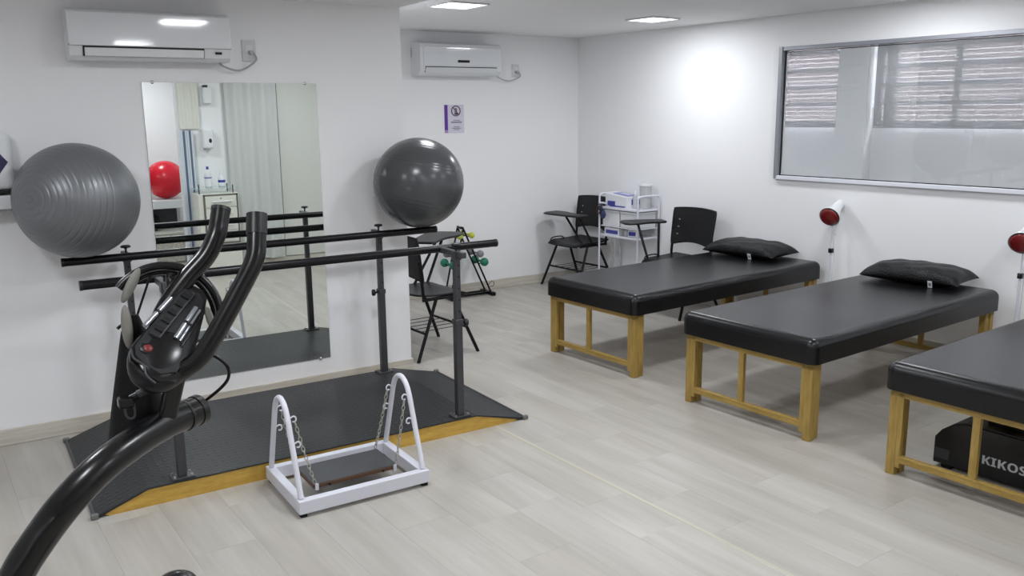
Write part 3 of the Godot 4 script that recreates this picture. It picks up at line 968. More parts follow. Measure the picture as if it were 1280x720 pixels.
# ---------------------------------------------------------------- swinging balance board in its white frame
func swing() -> void:
	var t := thing("balance_swing", "white steel frame with chain hung balance board before the platform", "balance board", V(1.387, 0, -3.648))
	var hx := 0.312; var hz := 0.237
	var y := 0.047; var s := 0.06
	for k in [-1, 1]:
		part(t, "long_rail", mb().rbox(V(0, y, k * (hz - 0.02)), V(2 * hx, s, 0.04), 0.004, 2), M.white_paint)
		part(t, "short_rail", mb().rbox(V(k * (hx - 0.02), y, 0), V(0.04, s, 2 * hz - 0.08), 0.004, 2), M.white_paint)
	for a in [-1, 1]:
		for b in [-1, 1]:
			part(t, "rubber_foot", mb().rbox(V(a * (hx - 0.022), 0.009, b * (hz - 0.022)), V(0.03, 0.018, 0.03), 0.003), M.black_soft)
	for k in [-1, 1]:
		var x: float = k * (hx - 0.02)
		var arch := [V(x, 0.077, -hz + 0.03), V(x, 0.2, -hz + 0.075), V(x, 0.33, -hz + 0.122), V(x, 0.41, -hz + 0.152), V(x, 0.452, -0.055), V(x, 0.472, -0.018), V(x, 0.472, 0.018), V(x, 0.452, 0.055), V(x, 0.41, hz - 0.152), V(x, 0.33, hz - 0.122), V(x, 0.2, hz - 0.075), V(x, 0.077, hz - 0.03)]
		var ar := part(t, "arch", mb().tube(curve(arch, 4), 0.0125, 14), M.white_paint)
		for b in [-1, 1]:
			for h in 2:
				var yy: float = [0.405, 0.3][h]
				var zz: float = b * (hz - 0.03 - (yy - 0.077) * 0.362)
				var o := V(x - k * 0.013, yy, zz)
				var hk := mb()
				hk.tube(curve([o, o + V(-k * 0.012, 0.006, 0), o + V(-k * 0.022, 0.0, 0), o + V(-k * 0.024, -0.012, 0), o + V(-k * 0.016, -0.02, 0), o + V(-k * 0.008, -0.017, 0)], 4), 0.0036, 8)
				part(ar, "hook", hk, M.white_paint)
			# chain from hook to board corner
			var top := V(x - k * 0.03, 0.385, b * (hz - 0.142)); var low := V(k * 0.196, 0.092, b * 0.118)
			var ch := mb()
			var n := 14
			for i in n:
				var f := (i + 0.5) / n
				var c := top.lerp(low, f) + V(0, -0.012 * sin(f * PI), 0)
				var dir := (low - top).normalized()
				var side := dir.cross(V(0, 0, 1) if i % 2 else V(1, 0.3, 0)).normalized()
				var lp := PackedVector3Array()
				for j in 9:
					var w := TAU * j / 8
					lp.append(c + dir * 0.0145 * cos(w) + side * 0.0068 * sin(w))
				ch.tube(lp, 0.0022, 5, false)
			part(t, "chain", ch, M.zinc, "zinc chain")
	var bd := part(t, "board", mb().rbox(V(0, 0.076, 0), V(0.41, 0.018, 0.235), 0.002), mat(c8(96, 68, 48), 0.5), "dark brown plywood board")
	part(bd, "grip_sheet", mb().box(V(0, 0.0865, 0), V(0.405, 0.003, 0.23)), M.rubber_edge)
	for a in [-1, 1]:
		var br := mb()
		br.rbox(V(a * 0.19, 0.063, 0), V(0.016, 0.006, 0.25), 0.001).rbox(V(a * 0.19, 0.076, 0.122), V(0.016, 0.03, 0.005), 0.001).rbox(V(a * 0.19, 0.076, -0.122), V(0.016, 0.03, 0.005), 0.001)
		part(bd, "hanger", br, M.white_paint)
		for b in [-0.55, 0.55]:
			part(bd, "bolt", mb().tube(PackedVector3Array([V(a * 0.13, 0.074, 0.1175), V(a * 0.13, 0.074, 0.124)]), 0.006, 8) if b > 0 else mb().tube(PackedVector3Array([V(a * 0.13, 0.074, -0.1175), V(a * 0.13, 0.074, -0.124)]), 0.006, 8), M.black_gap)

# ---------------------------------------------------------------- chairs with writing tablets
func chair(label: String, at: Vector3, turn: float, side: float, ty: float, shift: Vector2, spin: float, size: Vector2) -> void:   # faces its own +x
	var t := thing("tablet_chair", label, "chair", at, turn, "black chairs with writing tablets")
	var W := 0.255
	for sz in [-1, 1]:
		var z: float = sz * W
		part(t, "leg", mb().tube(PackedVector3Array([V(0.25, 0.0, z * 1.06), V(0.075, 0.425, z * 0.86)]), 0.0125, 10), M.black_metal)
		part(t, "leg", mb().tube(PackedVector3Array([V(-0.25, 0.0, z * 1.06), V(-0.06, 0.425, z * 0.86)]), 0.0125, 10), M.black_metal)
		part(t, "seat_rail", mb().tube(PackedVector3Array([V(0.17, 0.425, z * 0.86), V(-0.17, 0.425, z * 0.86)]), 0.0125, 10), M.black_metal)
		part(t, "back_tube", mb().tube(curve([V(-0.15, 0.425, z * 0.86), V(-0.165, 0.45, z * 0.86), V(-0.17, 0.52, z * 0.86), V(-0.19, 0.7, z * 0.84)], 5), 0.0115, 10), M.black_metal)
	for sx in [-1, 1]:
		part(t, "cross_bar", mb().tube(PackedVector3Array([V(sx * 0.172, 0.19, -W * 0.97), V(sx * 0.172, 0.19, W * 0.97)]), 0.0095, 8), M.black_metal)
	for k in 5:
		part(t, "rack_wire", mb().tube(PackedVector3Array([V(-0.172, 0.192, -0.18 + 0.09 * k), V(0.172, 0.192, -0.18 + 0.09 * k)]), 0.0026, 6), M.black_metal)
	# moulded seat
	var b := mb()
	var nu := 12; var nv := 12
	for top in [1.0, -1.0]:
		var first := b.v.size()
		var pos := func(u: float, w: float) -> Vector3:
			var hw := 0.232 - 0.012 * u * u
			var h := 0.448 - 0.012 * (1.0 - w * w) * (1.0 - u * u * 0.6) + 0.014 * maxf(0, -u) ** 2 - 0.03 * maxf(0, u - 0.55) ** 2 * 4.0
			return V(u * 0.22 * (1.0 - 0.05 * absf(w) ** 4), h + top * 0.006, w * hw * (1.0 - 0.06 * absf(u) ** 5))
		for i in nu + 1:
			for j in nv + 1:
				var u := -1.0 + 2.0 * i / nu; var w := -1.0 + 2.0 * j / nv
				var du: Vector3 = pos.call(u + 0.01, w) - pos.call(u - 0.01, w); var dw: Vector3 = pos.call(u, w + 0.01) - pos.call(u, w - 0.01)
				b.vert(pos.call(u, w), dw.cross(du).normalized() * top)
		for i in nu:
			for j in nv:
				var o := first + i * (nv + 1) + j
				b.tri(o, o + nv + 1, o + nv + 2); b.tri(o, o + nv + 2, o + 1)
	var rim := PackedVector3Array()
	for k in 49:
		var f := k / 48.0 * 4.0
		var u := 0.0; var w := 0.0
		if f < 1: u = -1 + 2 * f; w = -1
		elif f < 2: u = 1; w = -1 + 2 * (f - 1)
		elif f < 3: u = 1 - 2 * (f - 2); w = 1
		else: u = -1; w = 1 - 2 * (f - 3)
		rim.append(V(u * 0.22 * (1.0 - 0.05 * absf(w) ** 4), 0.448 - 0.012 * (1.0 - w * w) * (1.0 - u * u * 0.6) + 0.014 * maxf(0, -u) ** 2 - 0.03 * maxf(0, u - 0.55) ** 2 * 4.0, w * (0.232 - 0.012 * u * u) * (1.0 - 0.06 * absf(u) ** 5)))
	b.tube(rim, 0.0075, 8, false)
	part(t, "seat", b, M.chair_plastic)
	if side > 0.0 or spin > 1.0: part(t, "side_loop", mb().tube(curve([V(0.19, 0.445, 0.2), V(0.17, 0.47, 0.205), V(0.1, 0.478, 0.21), V(0.03, 0.472, 0.212), V(0.0, 0.447, 0.212)], 5), 0.006, 8), M.black_metal)
	# curved back panel
	b = mb()
	for face in [1.0, -1.0]:
		var first := b.v.size()
		for i in 9:
			for j in 13:
				var f := i / 8.0; var w := -1.0 + j / 6.0
				var bow := 0.03 * (1 - w * w)
				var y := lerpf(0.55 + 0.035 * (1 - w * w), 0.86 + 0.012 * (1 - w * w), f)
				var hw := lerpf(0.222, 0.236, f) * (1.0 - 0.03 * pow(absf(f * 2 - 1), 6))
				b.vert(V(-0.16 - 0.05 * f - bow + face * 0.007, y, w * hw), V(face, 0.15 * face, face * 0.25 * w).normalized())
		for i in 8:
			for j in 12:
				var o := first + i * 13 + j
				b.tri(o, o + 13, o + 14); b.tri(o, o + 14, o + 1)
	var edge := PackedVector3Array()
	for k in 61:
		var q := k / 60.0 * 4.0
		var f := 0.0; var w := 0.0
		if q < 1: f = 0; w = -1 + 2 * q
		elif q < 2: f = q - 1; w = 1
		elif q < 3: f = 1; w = 1 - 2 * (q - 2)
		else: f = 4 - q; w = -1
		var bow := 0.03 * (1 - w * w)
		edge.append(V(-0.16 - 0.05 * f - bow, lerpf(0.55 + 0.035 * (1 - w * w), 0.86 + 0.012 * (1 - w * w), f), w * lerpf(0.222, 0.236, f) * (1.0 - 0.03 * pow(absf(f * 2 - 1), 6))))
	b.tube(edge, 0.008, 8, false)
	var back := part(t, "backrest", b, M.chair_plastic)
	for k in 3:
		var f: float = 0.25 + 0.25 * k
		part(back, "slot_oval", mb().ball(V(-0.16 - 0.05 * f - 0.012 + 0.008, 0.58 + 0.25 * f, 0.165), V(0.003, 0.0055, 0.011), 10, 6), M.zinc)  # pale metal ovals stand in for see-through slots with the wall behind
	# writing tablet on its two struts
	var poly := PackedVector2Array()
	for q in [[-0.07, 0.2], [-0.05, 0.17], [0.1, 0.165], [0.2, 0.13], [0.3, 0.06], [0.42, 0.05], [0.46, 0.09], [0.47, 0.3], [0.44, 0.4], [0.36, 0.43], [0.1, 0.43], [-0.04, 0.41], [-0.07, 0.36]]:
		poly.append((Vector2(q[0] - 0.2, q[1] - 0.26) * size * Vector2(1, side)).rotated(spin) + shift)
	var tb := mb()
	tb.xf = Transform3D(Basis(V(1, 0, 0), V(0, 0, 1), V(0, -1, 0)), V(0, ty, 0))
	tb.prism(poly, -0.009, 0.009)
	var tab := part(t, "tablet", tb, M.chair_plastic)
	var rimp := PackedVector3Array()
	for q in poly: rimp.append(V(q.x, ty, q.y))
	rimp.append(rimp[0])
	part(tab, "tablet_edge", mb().tube(rimp, 0.01, 8, false), M.black_plastic)
	var zs := side * W * 0.86
	for k in 2:
		var tip := Vector2([-0.13, 0.06][k], -0.04 * side).rotated(spin) + shift
		part(t, "tablet_strut", mb().tube(PackedVector3Array([V([0.0, 0.12][k], 0.42, zs), V(tip.x, ty - 0.01, tip.y)]), 0.011, 10), M.black_metal)

func chairs() -> void:
	chair("black tablet-arm chair at the wall corner behind the parallel bars", V(2.79, 0, -5.545), 0.07, -1.0, 0.76, Vector2(0.3, -0.36), -0.75, Vector2(1.05, 0.75))
	chair("black tablet-arm chair in the room corner left of the white trolley", rw(-0.285, 0, 0.335), PI + WALL_TURN, -1.0, 0.72, Vector2(0.15, 0.01), 1.5, Vector2(0.95, 0.55))
	chair("black tablet-arm chair right of the white trolley, behind the farthest bench", rw(-0.4, 0, 1.74), PI + WALL_TURN, 1.0, 0.745, Vector2(0.05, 0.36), 0.5, Vector2(0.72, 0.6))

# ---------------------------------------------------------------- equipment trolley
func stool() -> void:
	var t := thing("swivel_stool", "black castor of a stool peeping out behind the mirror wall edge", "stool", V(2.7, 0, -6.16), 0.12)
	var c := mb()
	c.lathe([Vector2(0, 0.43), Vector2(0.16, 0.43), Vector2(0.175, 0.44), Vector2(0.175, 0.475), Vector2(0.16, 0.49), Vector2(0, 0.495)], 28)
	part(t, "seat", c, M.vinyl)
	part(t, "column", mb().tube(PackedVector3Array([V(0, 0.08, 0), V(0, 0.43, 0)]), 0.025, 14), M.black_metal)
	for k in 5:
		var a := TAU * k / 5
		var d := V(cos(a), 0, sin(a))
		var arm := part(t, "leg", mb().tube(PackedVector3Array([V(0, 0.1, 0), d * 0.2 + V(0, 0.075, 0)]), 0.016, 10), M.black_metal)
		var w := mb()
		w.xf = frame_y(d * 0.205 + V(0, 0.027, 0), d.rotated(Vector3.UP, 1.2))
		w.lathe([Vector2(0, -0.02), Vector2(0.022, -0.02), Vector2(0.027, -0.014), Vector2(0.027, 0.014), Vector2(0.022, 0.02), Vector2(0, 0.02)], 18)
		part(arm, "castor", w, M.black_plastic)

func trolley() -> void:
	var t := thing("equipment_trolley", "white tubular steel trolley with shelves between two black chairs", "trolley", rw(-0.17, 0, 0.915), WALL_TURN)
	var hx := 0.135; var hz := 0.255
	for sz in [-1, 1]:
		var z: float = sz * hz
		part(t, "end_loop", mb().tube(curve([V(-hx, 0.05, z), V(-hx, 0.5, z), V(-hx, 0.89, z), V(-hx + 0.008, 0.922, z), V(-hx + 0.04, 0.935, z), V(hx - 0.04, 0.935, z), V(hx - 0.008, 0.922, z), V(hx, 0.89, z), V(hx, 0.5, z), V(hx, 0.05, z)], 4), 0.0095, 10), M.white_paint)
		for sx in [-1, 1]:
			var w := mb()
			w.xf = Transform3D(Basis(Vector3.FORWARD, PI / 2), V(sx * hx, 0.025, z)) * frame_y(Vector3.ZERO, V(0, 0, 1))
			w.lathe([Vector2(0.008, -0.01), Vector2(0.024, -0.01), Vector2(0.024, 0.01), Vector2(0.008, 0.01)], 16)
			part(t, "castor", w, M.grey_plastic)
	for y in [0.12, 0.545, 0.635, 0.805]:
		if y == 0.635:
			part(t, "box_rail", mb().rbox(V(0, y, 0), V(2 * hx - 0.02, 0.01, 2 * hz - 0.02), 0.003), M.white_paint)
		else:
			part(t, "shelf", mb().rbox(V(0, y, 0), V(2 * hx, 0.018, 2 * hz), 0.004), M.white_paint)
	part(t, "handle_bar", mb().tube(PackedVector3Array([V(-hx, 0.85, -hz), V(-hx, 0.85, -hz + 0.075)]), 0.011, 10), M.white_paint)
	var P := func(x: float, y: float, z: float) -> Vector3: return rw(-0.17 + x, y, 0.915 + z)
	# two grey boxes under the top shelf
	for k in 2:
		var g := thing("storage_box", ["pale grey storage box on trolley, left of the pair", "pale grey storage box on trolley, right of the pair"][k], "storage box", P.call(0, 0.6405, [-0.115, 0.122][k]), WALL_TURN, "grey boxes on the trolley")
		part(g, "body", mb().rbox(V(0, 0.064, 0), V(0.24, 0.128, 0.222), 0.008, 2), [M.paper_white, M.white_soft][k])
		part(g, "lid", mb().rbox(V(0, 0.138, 0), V(0.25, 0.02, 0.23), 0.005, 2), M.white_soft)
	# apparatus on the top shelf
	var d := thing("therapy_device", "white and blue electrotherapy apparatus on top of the trolley", "medical device", P.call(0.01, 0.8145, -0.08), WALL_TURN)
	var body := mb()
	body.xf = Transform3D(Basis(V(0, 0, 1), V(0, 1, 0), V(-1, 0, 0)), Vector3.ZERO)
	body.prism(PackedVector2Array([Vector2(-0.14, 0), Vector2(0.14, 0), Vector2(0.14, 0.1), Vector2(-0.14, 0.125)]), -0.1, 0.1)
	part(d, "case", body, M.paper_white)
	var tp := mb()
	tp.xf = Transform3D(Basis(Vector3.RIGHT, 0.089), V(0, 0.1145, 0))
	tp.box(V(0.02, 0.002, 0.0), V(0.12, 0.003, 0.2))
	part(d, "top_label", tp, mat(c8(132, 134, 190), 0.4), "violet blue panel")
	var tp2 := mb()
	tp2.xf = tp.xf
	tp2.box(V(0.03, 0.0042, 0.0), V(0.05, 0.002, 0.12))
	part(d, "screen", tp2, M.pale_blue)
	part(d, "front_label", mb().box(V(-0.1015, 0.035, -0.06), V(0.003, 0.045, 0.1)).box(V(-0.1015, 0.012, 0.02), V(0.003, 0.012, 0.2)), M.blue)
	part(d, "side_label", mb().box(V(0.02, 0.055, 0.1415), V(0.11, 0.05, 0.003)), M.blue)
	# cables and electrodes hung at its corner
	var k := thing("electrode_bundle", "tangle of dark cables and blue electrodes hanging from trolley corner", "cables", P.call(-0.178, 0.72, -0.17), WALL_TURN)
	part(k, "electrode", mb().ball(V(-0.012, 0.035, 0.02), V(0.012, 0.045, 0.042), 14, 10), mat(c8(44, 56, 96), 0.4))
	part(k, "electrode", mb().ball(V(-0.02, 0.085, 0.0), V(0.012, 0.03, 0.028), 14, 10), mat(c8(36, 40, 58), 0.4))
	for j in 4:
		var a := j * 1.3
		part(k, "lead", mb().tube(curve([V(0.03, 0.115, -0.01 + 0.012 * j), V(-0.015, 0.125, -0.03 + 0.015 * j), V(-0.025, 0.07 - 0.01 * j, -0.05 + 0.02 * j), V(-0.02, 0.03 + 0.012 * sin(a), -0.03 + 0.015 * j), V(-0.016, 0.06, 0.0)], 5), 0.004, 6), mat([c8(90, 44, 36), c8(30, 30, 34), c8(52, 36, 30), c8(40, 44, 60)][j], 0.5))
	# cup and bottle
	var cup := thing("measuring_jug", "tall translucent white cup standing on the trolley", "cup", P.call(0.045, 0.8145, 0.17), WALL_TURN)
	var cp := mb()
	cp.lathe([Vector2(0, 0.0), Vector2(0.05, 0.0), Vector2(0.05, 0.0), Vector2(0.056, 0.205), Vector2(0.06, 0.21), Vector2(0.056, 0.21), Vector2(0.053, 0.2), Vector2(0.047, 0.006), Vector2(0, 0.006)], 24)
	part(cup, "body", cp, M.milky)
	var cl := mb()
	cl.xf = Transform3D(Basis.IDENTITY, V(0, 0.208, 0))
	cl.lathe([Vector2(0.061, 0), Vector2(0.061, 0.012), Vector2(0.055, 0.016), Vector2(0, 0.017)], 24)
	part(cup, "lid", cl, M.white_soft)
	var bt := thing("gel_bottle", "small clear gel bottle beside the cup on the trolley", "bottle", P.call(0.0, 0.8145, 0.085), WALL_TURN)
	var bo := mb()
	bo.lathe([Vector2(0, 0), Vector2(0.022, 0), Vector2(0.024, 0.01), Vector2(0.024, 0.1), Vector2(0.012, 0.12), Vector2(0.008, 0.13), Vector2(0, 0.13)], 18)
	part(bt, "body", bo, M.milky)
	var bc := mb()
	bc.xf = Transform3D(Basis.IDENTITY, V(0, 0.128, 0))
	bc.lathe([Vector2(0.011, 0), Vector2(0.009, 0.018), Vector2(0.004, 0.034), Vector2(0, 0.035)], 14)
	part(bt, "cap", bc, M.paper_white)
	# lower shelf
	for j in 2:
		var lb := thing("supply_box", ["white and blue box on lower trolley shelf, left", "small blue and white packet on lower trolley shelf, right"][j], "box", P.call([-0.03, -0.05][j], 0.5545, [-0.11, 0.12][j]), WALL_TURN + [0.0, 0.3][j])
		var sz: Vector3 = [V(0.16, 0.068, 0.2), V(0.06, 0.07, 0.09)][j]
		part(lb, "carton", mb().rbox(V(0, sz.y / 2, 0), sz, 0.003), M.paper_white)
		part(lb, "print", mb().box(V(-sz.x / 2 - 0.001, sz.y * 0.42, 0), V(0.002, sz.y * 0.5, sz.z * 0.8)), M.blue)
	var jar := thing("clear_jar", "small clear jar between the packets on the lower trolley shelf", "jar", P.call(-0.06, 0.5545, 0.04), WALL_TURN)
	var jb := mb()
	jb.lathe([Vector2(0, 0), Vector2(0.024, 0), Vector2(0.026, 0.008), Vector2(0.026, 0.05), Vector2(0.02, 0.058), Vector2(0, 0.058)], 18)
	part(jar, "body", jb, M.milky)
	var jl := mb()
	jl.xf = Transform3D(Basis.IDENTITY, V(0, 0.0575, 0))
	jl.lathe([Vector2(0.022, 0), Vector2(0.022, 0.012), Vector2(0, 0.013)], 18)
	part(jar, "lid", jl, M.zinc)
	for j in 2:
		var cb := mb()
		cb.tube(curve([V(0, 0.5, 0), V(0.012 - 0.02 * j, 0.38, 0.01), V(-0.008, 0.25, -0.012), V(0.01, 0.12, 0.004 + 0.02 * j), V(0.0, 0.006, 0.0), V(0.1, 0.005, 0.03)], 6), 0.0035, 6)
		cb.box(V(0, 0.5, 0), V(0.008, 0.03, 0.008))
		single("power_cable", cb, M.grey_plastic, ["thin grey mains cable hanging under the trolley, left one", "thin grey mains cable hanging under the trolley, right one"][j], "cable", P.call(-0.175, 0.0, [-0.06, 0.0][j]), WALL_TURN)

# ---------------------------------------------------------------- dumbbell rack
func dumbbell_rack() -> void:
	var cx := 3.95; var zc := -7.0
	var t := thing("dumbbell_rack", "black A-shaped tube rack for small dumbbells at the back wall", "dumbbell rack", V(cx, 0, zc))
	var apex := V(-0.07, 0.655, 0)
	for s in [-1, 1]:
		var foot := V(0.215 * s, 0.03, 0)
		var ld := part(t, "side_loop", mb().tube(curve([foot + V(0, 0, 0.055), apex.lerp(foot, 0.08) + V(0, 0, 0.055), apex + V(s * 0.012, 0.0, 0.03), apex + V(s * 0.012, 0.0, -0.03), apex.lerp(foot, 0.08) + V(0, 0, -0.055), foot + V(0, 0, -0.055)], 5), 0.0085, 10), M.black_metal)
		part(t, "foot_bar", mb().rbox(V(0.215 * s, 0.02, 0.0), V(0.035, 0.03, 0.2), 0.004, 2), M.black_metal)
		for z in [-0.1, 0.1]:
			part(t, "rubber_foot", mb().rbox(V(0.215 * s, 0.016, z), V(0.042, 0.032, 0.03), 0.004, 2), M.black_soft)
		for k in 3:
			var f: float = [0.1, 0.39, 0.52][k]
			var off: float = [0.041, 0.046, 0.052][k]
			var c := apex.lerp(foot, f) + V(s * off, 0, 0)
			for z in [-0.035, 0.035]:
				part(ld, "peg", mb().tube(curve([c + V(-s * (off - 0.004), -0.02, signf(z) * 0.055), c + V(-s * 0.012, -0.018, z), c + V(s * 0.004, -0.0165, z), c + V(s * 0.016, -0.008, z)], 4), 0.005, 6), M.black_metal)
			var col: Material = [M.yellow_neoprene, M.grey_neoprene, M.green_neoprene][k]
			var r: float = [0.029, 0.034, 0.04][k]
			var nm: String = ["yellow", "grey", "green"][k]
			var w := V(cx, 0, zc) + c
			var d := thing("dumbbell", "%s round-headed dumbbell on the %s side of the rack" % [nm, "left" if s < 0 else "right"], "dumbbell", w, 0, "small dumbbells on the rack")
			part(d, "handle", mb().tube(PackedVector3Array([V(0, 0, -0.08), V(0, 0, 0.08)]), 0.0105, 10), col)
			for z in [-1, 1]: part(d, "head", mb().ball(V(0, 0, z * 0.088), V(r, r, r), 18, 12), col)
	part(t, "tie_bar", mb().rbox(V(0, 0.022, 0.03), V(0.43, 0.022, 0.025), 0.003).rbox(V(0, 0.022, -0.05), V(0.43, 0.022, 0.025), 0.003), M.black_metal)
	part(t, "hook_ring", mb().tube(curve([V(0.185, 0.1, 0.06), V(0.22, 0.13, 0.06), V(0.25, 0.115, 0.06), V(0.24, 0.085, 0.06), V(0.2, 0.085, 0.06)], 5), 0.003, 6), M.black_metal)

# ---------------------------------------------------------------- infrared lamps
func lamps() -> void:
	for i in 2:
		var x: float = [-0.135, -0.14][i]; var s: float = [3.03, 4.375][i]
		var hy: float = [0.945, 0.9][i]
		var t := thing("infrared_lamp", ["white infrared lamp with red bulb between the far and middle benches", "white infrared lamp with red bulb cut by the right picture edge"][i], "lamp", rw(x, 0, s), WALL_TURN, "infrared lamps at the window wall")
		var b := mb()
		b.lathe([Vector2(0, 0), Vector2(0.11, 0), Vector2(0.112, 0.008), Vector2(0.1, 0.02), Vector2(0.02, 0.03), Vector2(0.014, 0.05), Vector2(0, 0.05)], 28)
		part(t, "base", b, M.white_paint)
		part(t, "pole", mb().tube(PackedVector3Array([V(0, 0.04, 0), V(0, 0.64, 0)]), 0.0085, 10), M.white_paint)
		part(t, "upper_pole", mb().tube(PackedVector3Array([V(0, 0.62, 0), V(0, hy - 0.02, 0)]), 0.0058, 10), M.white_paint)
		var cl := part(t, "clamp", mb().rbox(V(0, 0.655, 0), V(0.03, 0.034, 0.03), 0.004, 2), M.black_plastic)
		part(cl, "clamp_screw", mb().tube(PackedVector3Array([V(-0.015, 0.658, 0), V(-0.032, 0.662, 0.002)]), 0.006, 8), M.black_plastic)
		# head looks down over the bench
		var aim := V([-1.0, -1.0][i], -0.48, [0.17, 0.2][i]).normalized()
		var T := frame_y(V(0.0, hy, 0) + aim * 0.035, aim).scaled_local(V(1.12, 1.12, 1.12))
		var sh := mb(); sh.xf = T
		sh.lathe([Vector2(0, -0.15), Vector2(0.024, -0.15), Vector2(0.03, -0.145), Vector2(0.033, -0.09), Vector2(0.042, -0.045), Vector2(0.058, -0.005), Vector2(0.069, 0.02), Vector2(0.071, 0.03), Vector2(0.066, 0.031), Vector2(0.062, 0.024), Vector2(0.03, 0.0), Vector2(0, 0)], 28)
		var shade := part(t, "lamp_shade", sh, M.white_gloss)
		var ri := mb(); ri.xf = T
		ri.lathe([Vector2(0.062, 0.022), Vector2(0.0665, 0.03), Vector2(0.064, 0.036), Vector2(0.06, 0.036)], 28)
		part(shade, "bulb_rim", ri, M.black_soft)
		var bu := mb(); bu.xf = T
		bu.lathe([Vector2(0.03, 0.004), Vector2(0.062, 0.03), Vector2(0.0605, 0.038), Vector2(0.052, 0.046), Vector2(0.03, 0.053), Vector2(0, 0.056)], 28)
		part(t, "red_bulb", bu, M.red_glass, "dark red glass bulb")
		var sw := mb(); sw.xf = T
		sw.rbox(V(0.03, -0.06, 0.0), V(0.008, 0.016, 0.01), 0.002)
		part(shade, "switch", sw, M.black_plastic)
		part(t, "joint", mb().rbox(V(0.004, hy - 0.028, 0), V(0.016, 0.03, 0.018), 0.003), M.white_paint)
		part(t, "cord", mb().tube(curve([V(0, hy, 0) - aim * 0.12, V(0.1, hy - 0.0, -0.02), V(0.09, hy - 0.1, -0.01), V(0.03, hy - 0.2, 0.0), V(0.03, 0.6, 0.01), V(0.015, 0.4, 0.012), V(0.012, 0.05, 0.01)], 6), 0.003, 6), M.white_soft)

# ---------------------------------------------------------------- step machine under the nearest bench
func stepper() -> void:
	var t := thing("step_machine", "black plastic fitness machine with KIKOS lettering under the nearest bench", "fitness machine", rw(-1.93, 0, 4.8), WALL_TURN)
	var L := 0.72
	var prof := PackedVector2Array([Vector2(0, 0.02), Vector2(0.0, 0.148), Vector2(0.03, 0.19), Vector2(0.085, 0.232), Vector2(0.14, 0.252), Vector2(0.58, 0.252), Vector2(0.635, 0.232), Vector2(0.69, 0.19), Vector2(0.72, 0.148), Vector2(0.72, 0.02)])
	var b := mb()
	b.xf = Transform3D(Basis(V(0, 0, 1), V(0, 1, 0), V(-1, 0, 0)), Vector3.ZERO)
	b.prism(prof, -0.34, -0.012)
	part(t, "housing", b, M.black_plastic)
	var face := PackedVector2Array()
	for p in prof: face.append(Vector2(0.36 + (p.x - 0.36) * 0.985, 0.135 + (p.y - 0.135) * 0.93))
	var f := mb()
	f.xf = b.xf
	f.prism(face, -0.014, 0.0)
	part(t, "front_panel", f, mat(c8(15, 15, 17), 0.35))
	part(t, "side_window", mb().box(V(-0.0008, 0.075, 0.045), V(0.002, 0.05, 0.07)), M.grey_metal, "grey inset")
	part(t, "top_cover", mb().rbox(V(0.17, 0.256, 0.38), V(0.16, 0.016, 0.36), 0.004, 2), M.dark_keypad)
	part(t, "foot_pad", mb().rbox(V(0.1, 0.272, 0.3), V(0.05, 0.03, 0.05), 0.006, 2), M.black_soft)
	for z in [0.06, 0.66]:
		for x in [0.04, 0.3]:
			part(t, "rubber_foot", mb().rbox(V(x, 0.011, z), V(0.05, 0.022, 0.05), 0.004), M.black_soft)
	var font := SystemFont.new()
	font.font_names = PackedStringArray(["Droid Sans"])
	font.font_weight = 700
	var tm := TextMesh.new()
	tm.text = "KIKOS"
	tm.font = font
	tm.font_size = 64
	tm.pixel_size = 0.00088
	tm.depth = 0.002
	var o := MeshInstance3D.new()
	o.name = "lettering"
	o.mesh = tm
	o.material_override = mat(c8(196, 198, 202), 0.4)
	t.add_child(o)
	o.set_meta("label", "white KIKOS lettering")
	o.transform = Transform3D(Basis(V(0, 0, 1), V(0, 1, 0), V(-1, 0, 0)).scaled_local(V(1.22, 1, 1)), V(-0.0008, 0.105, 0.325))

# ---------------------------------------------------------------- air conditioners and their sockets
func ac_body(w: float, h: float, d: float, k: int) -> Array:
	# side profile in (z out of the wall, y)
	var p: PackedVector2Array
	if k == 0: p = PackedVector2Array([Vector2(0, 0.0), Vector2(0, h), Vector2(d * 0.8, h), Vector2(d * 0.95, h - 0.012), Vector2(d, h - 0.035), Vector2(d, 0.075), Vector2(d * 0.97, 0.06), Vector2(d * 0.9, 0.02), Vector2(d * 0.78, 0.0)])
	else: p = PackedVector2Array([Vector2(0, 0.0), Vector2(0, h), Vector2(d * 0.75, h), Vector2(d * 0.93, h - 0.015), Vector2(d, h - 0.05), Vector2(d, 0.085), Vector2(d * 0.95, 0.045), Vector2(d * 0.82, 0.01), Vector2(d * 0.7, 0.0)])
	return [p]

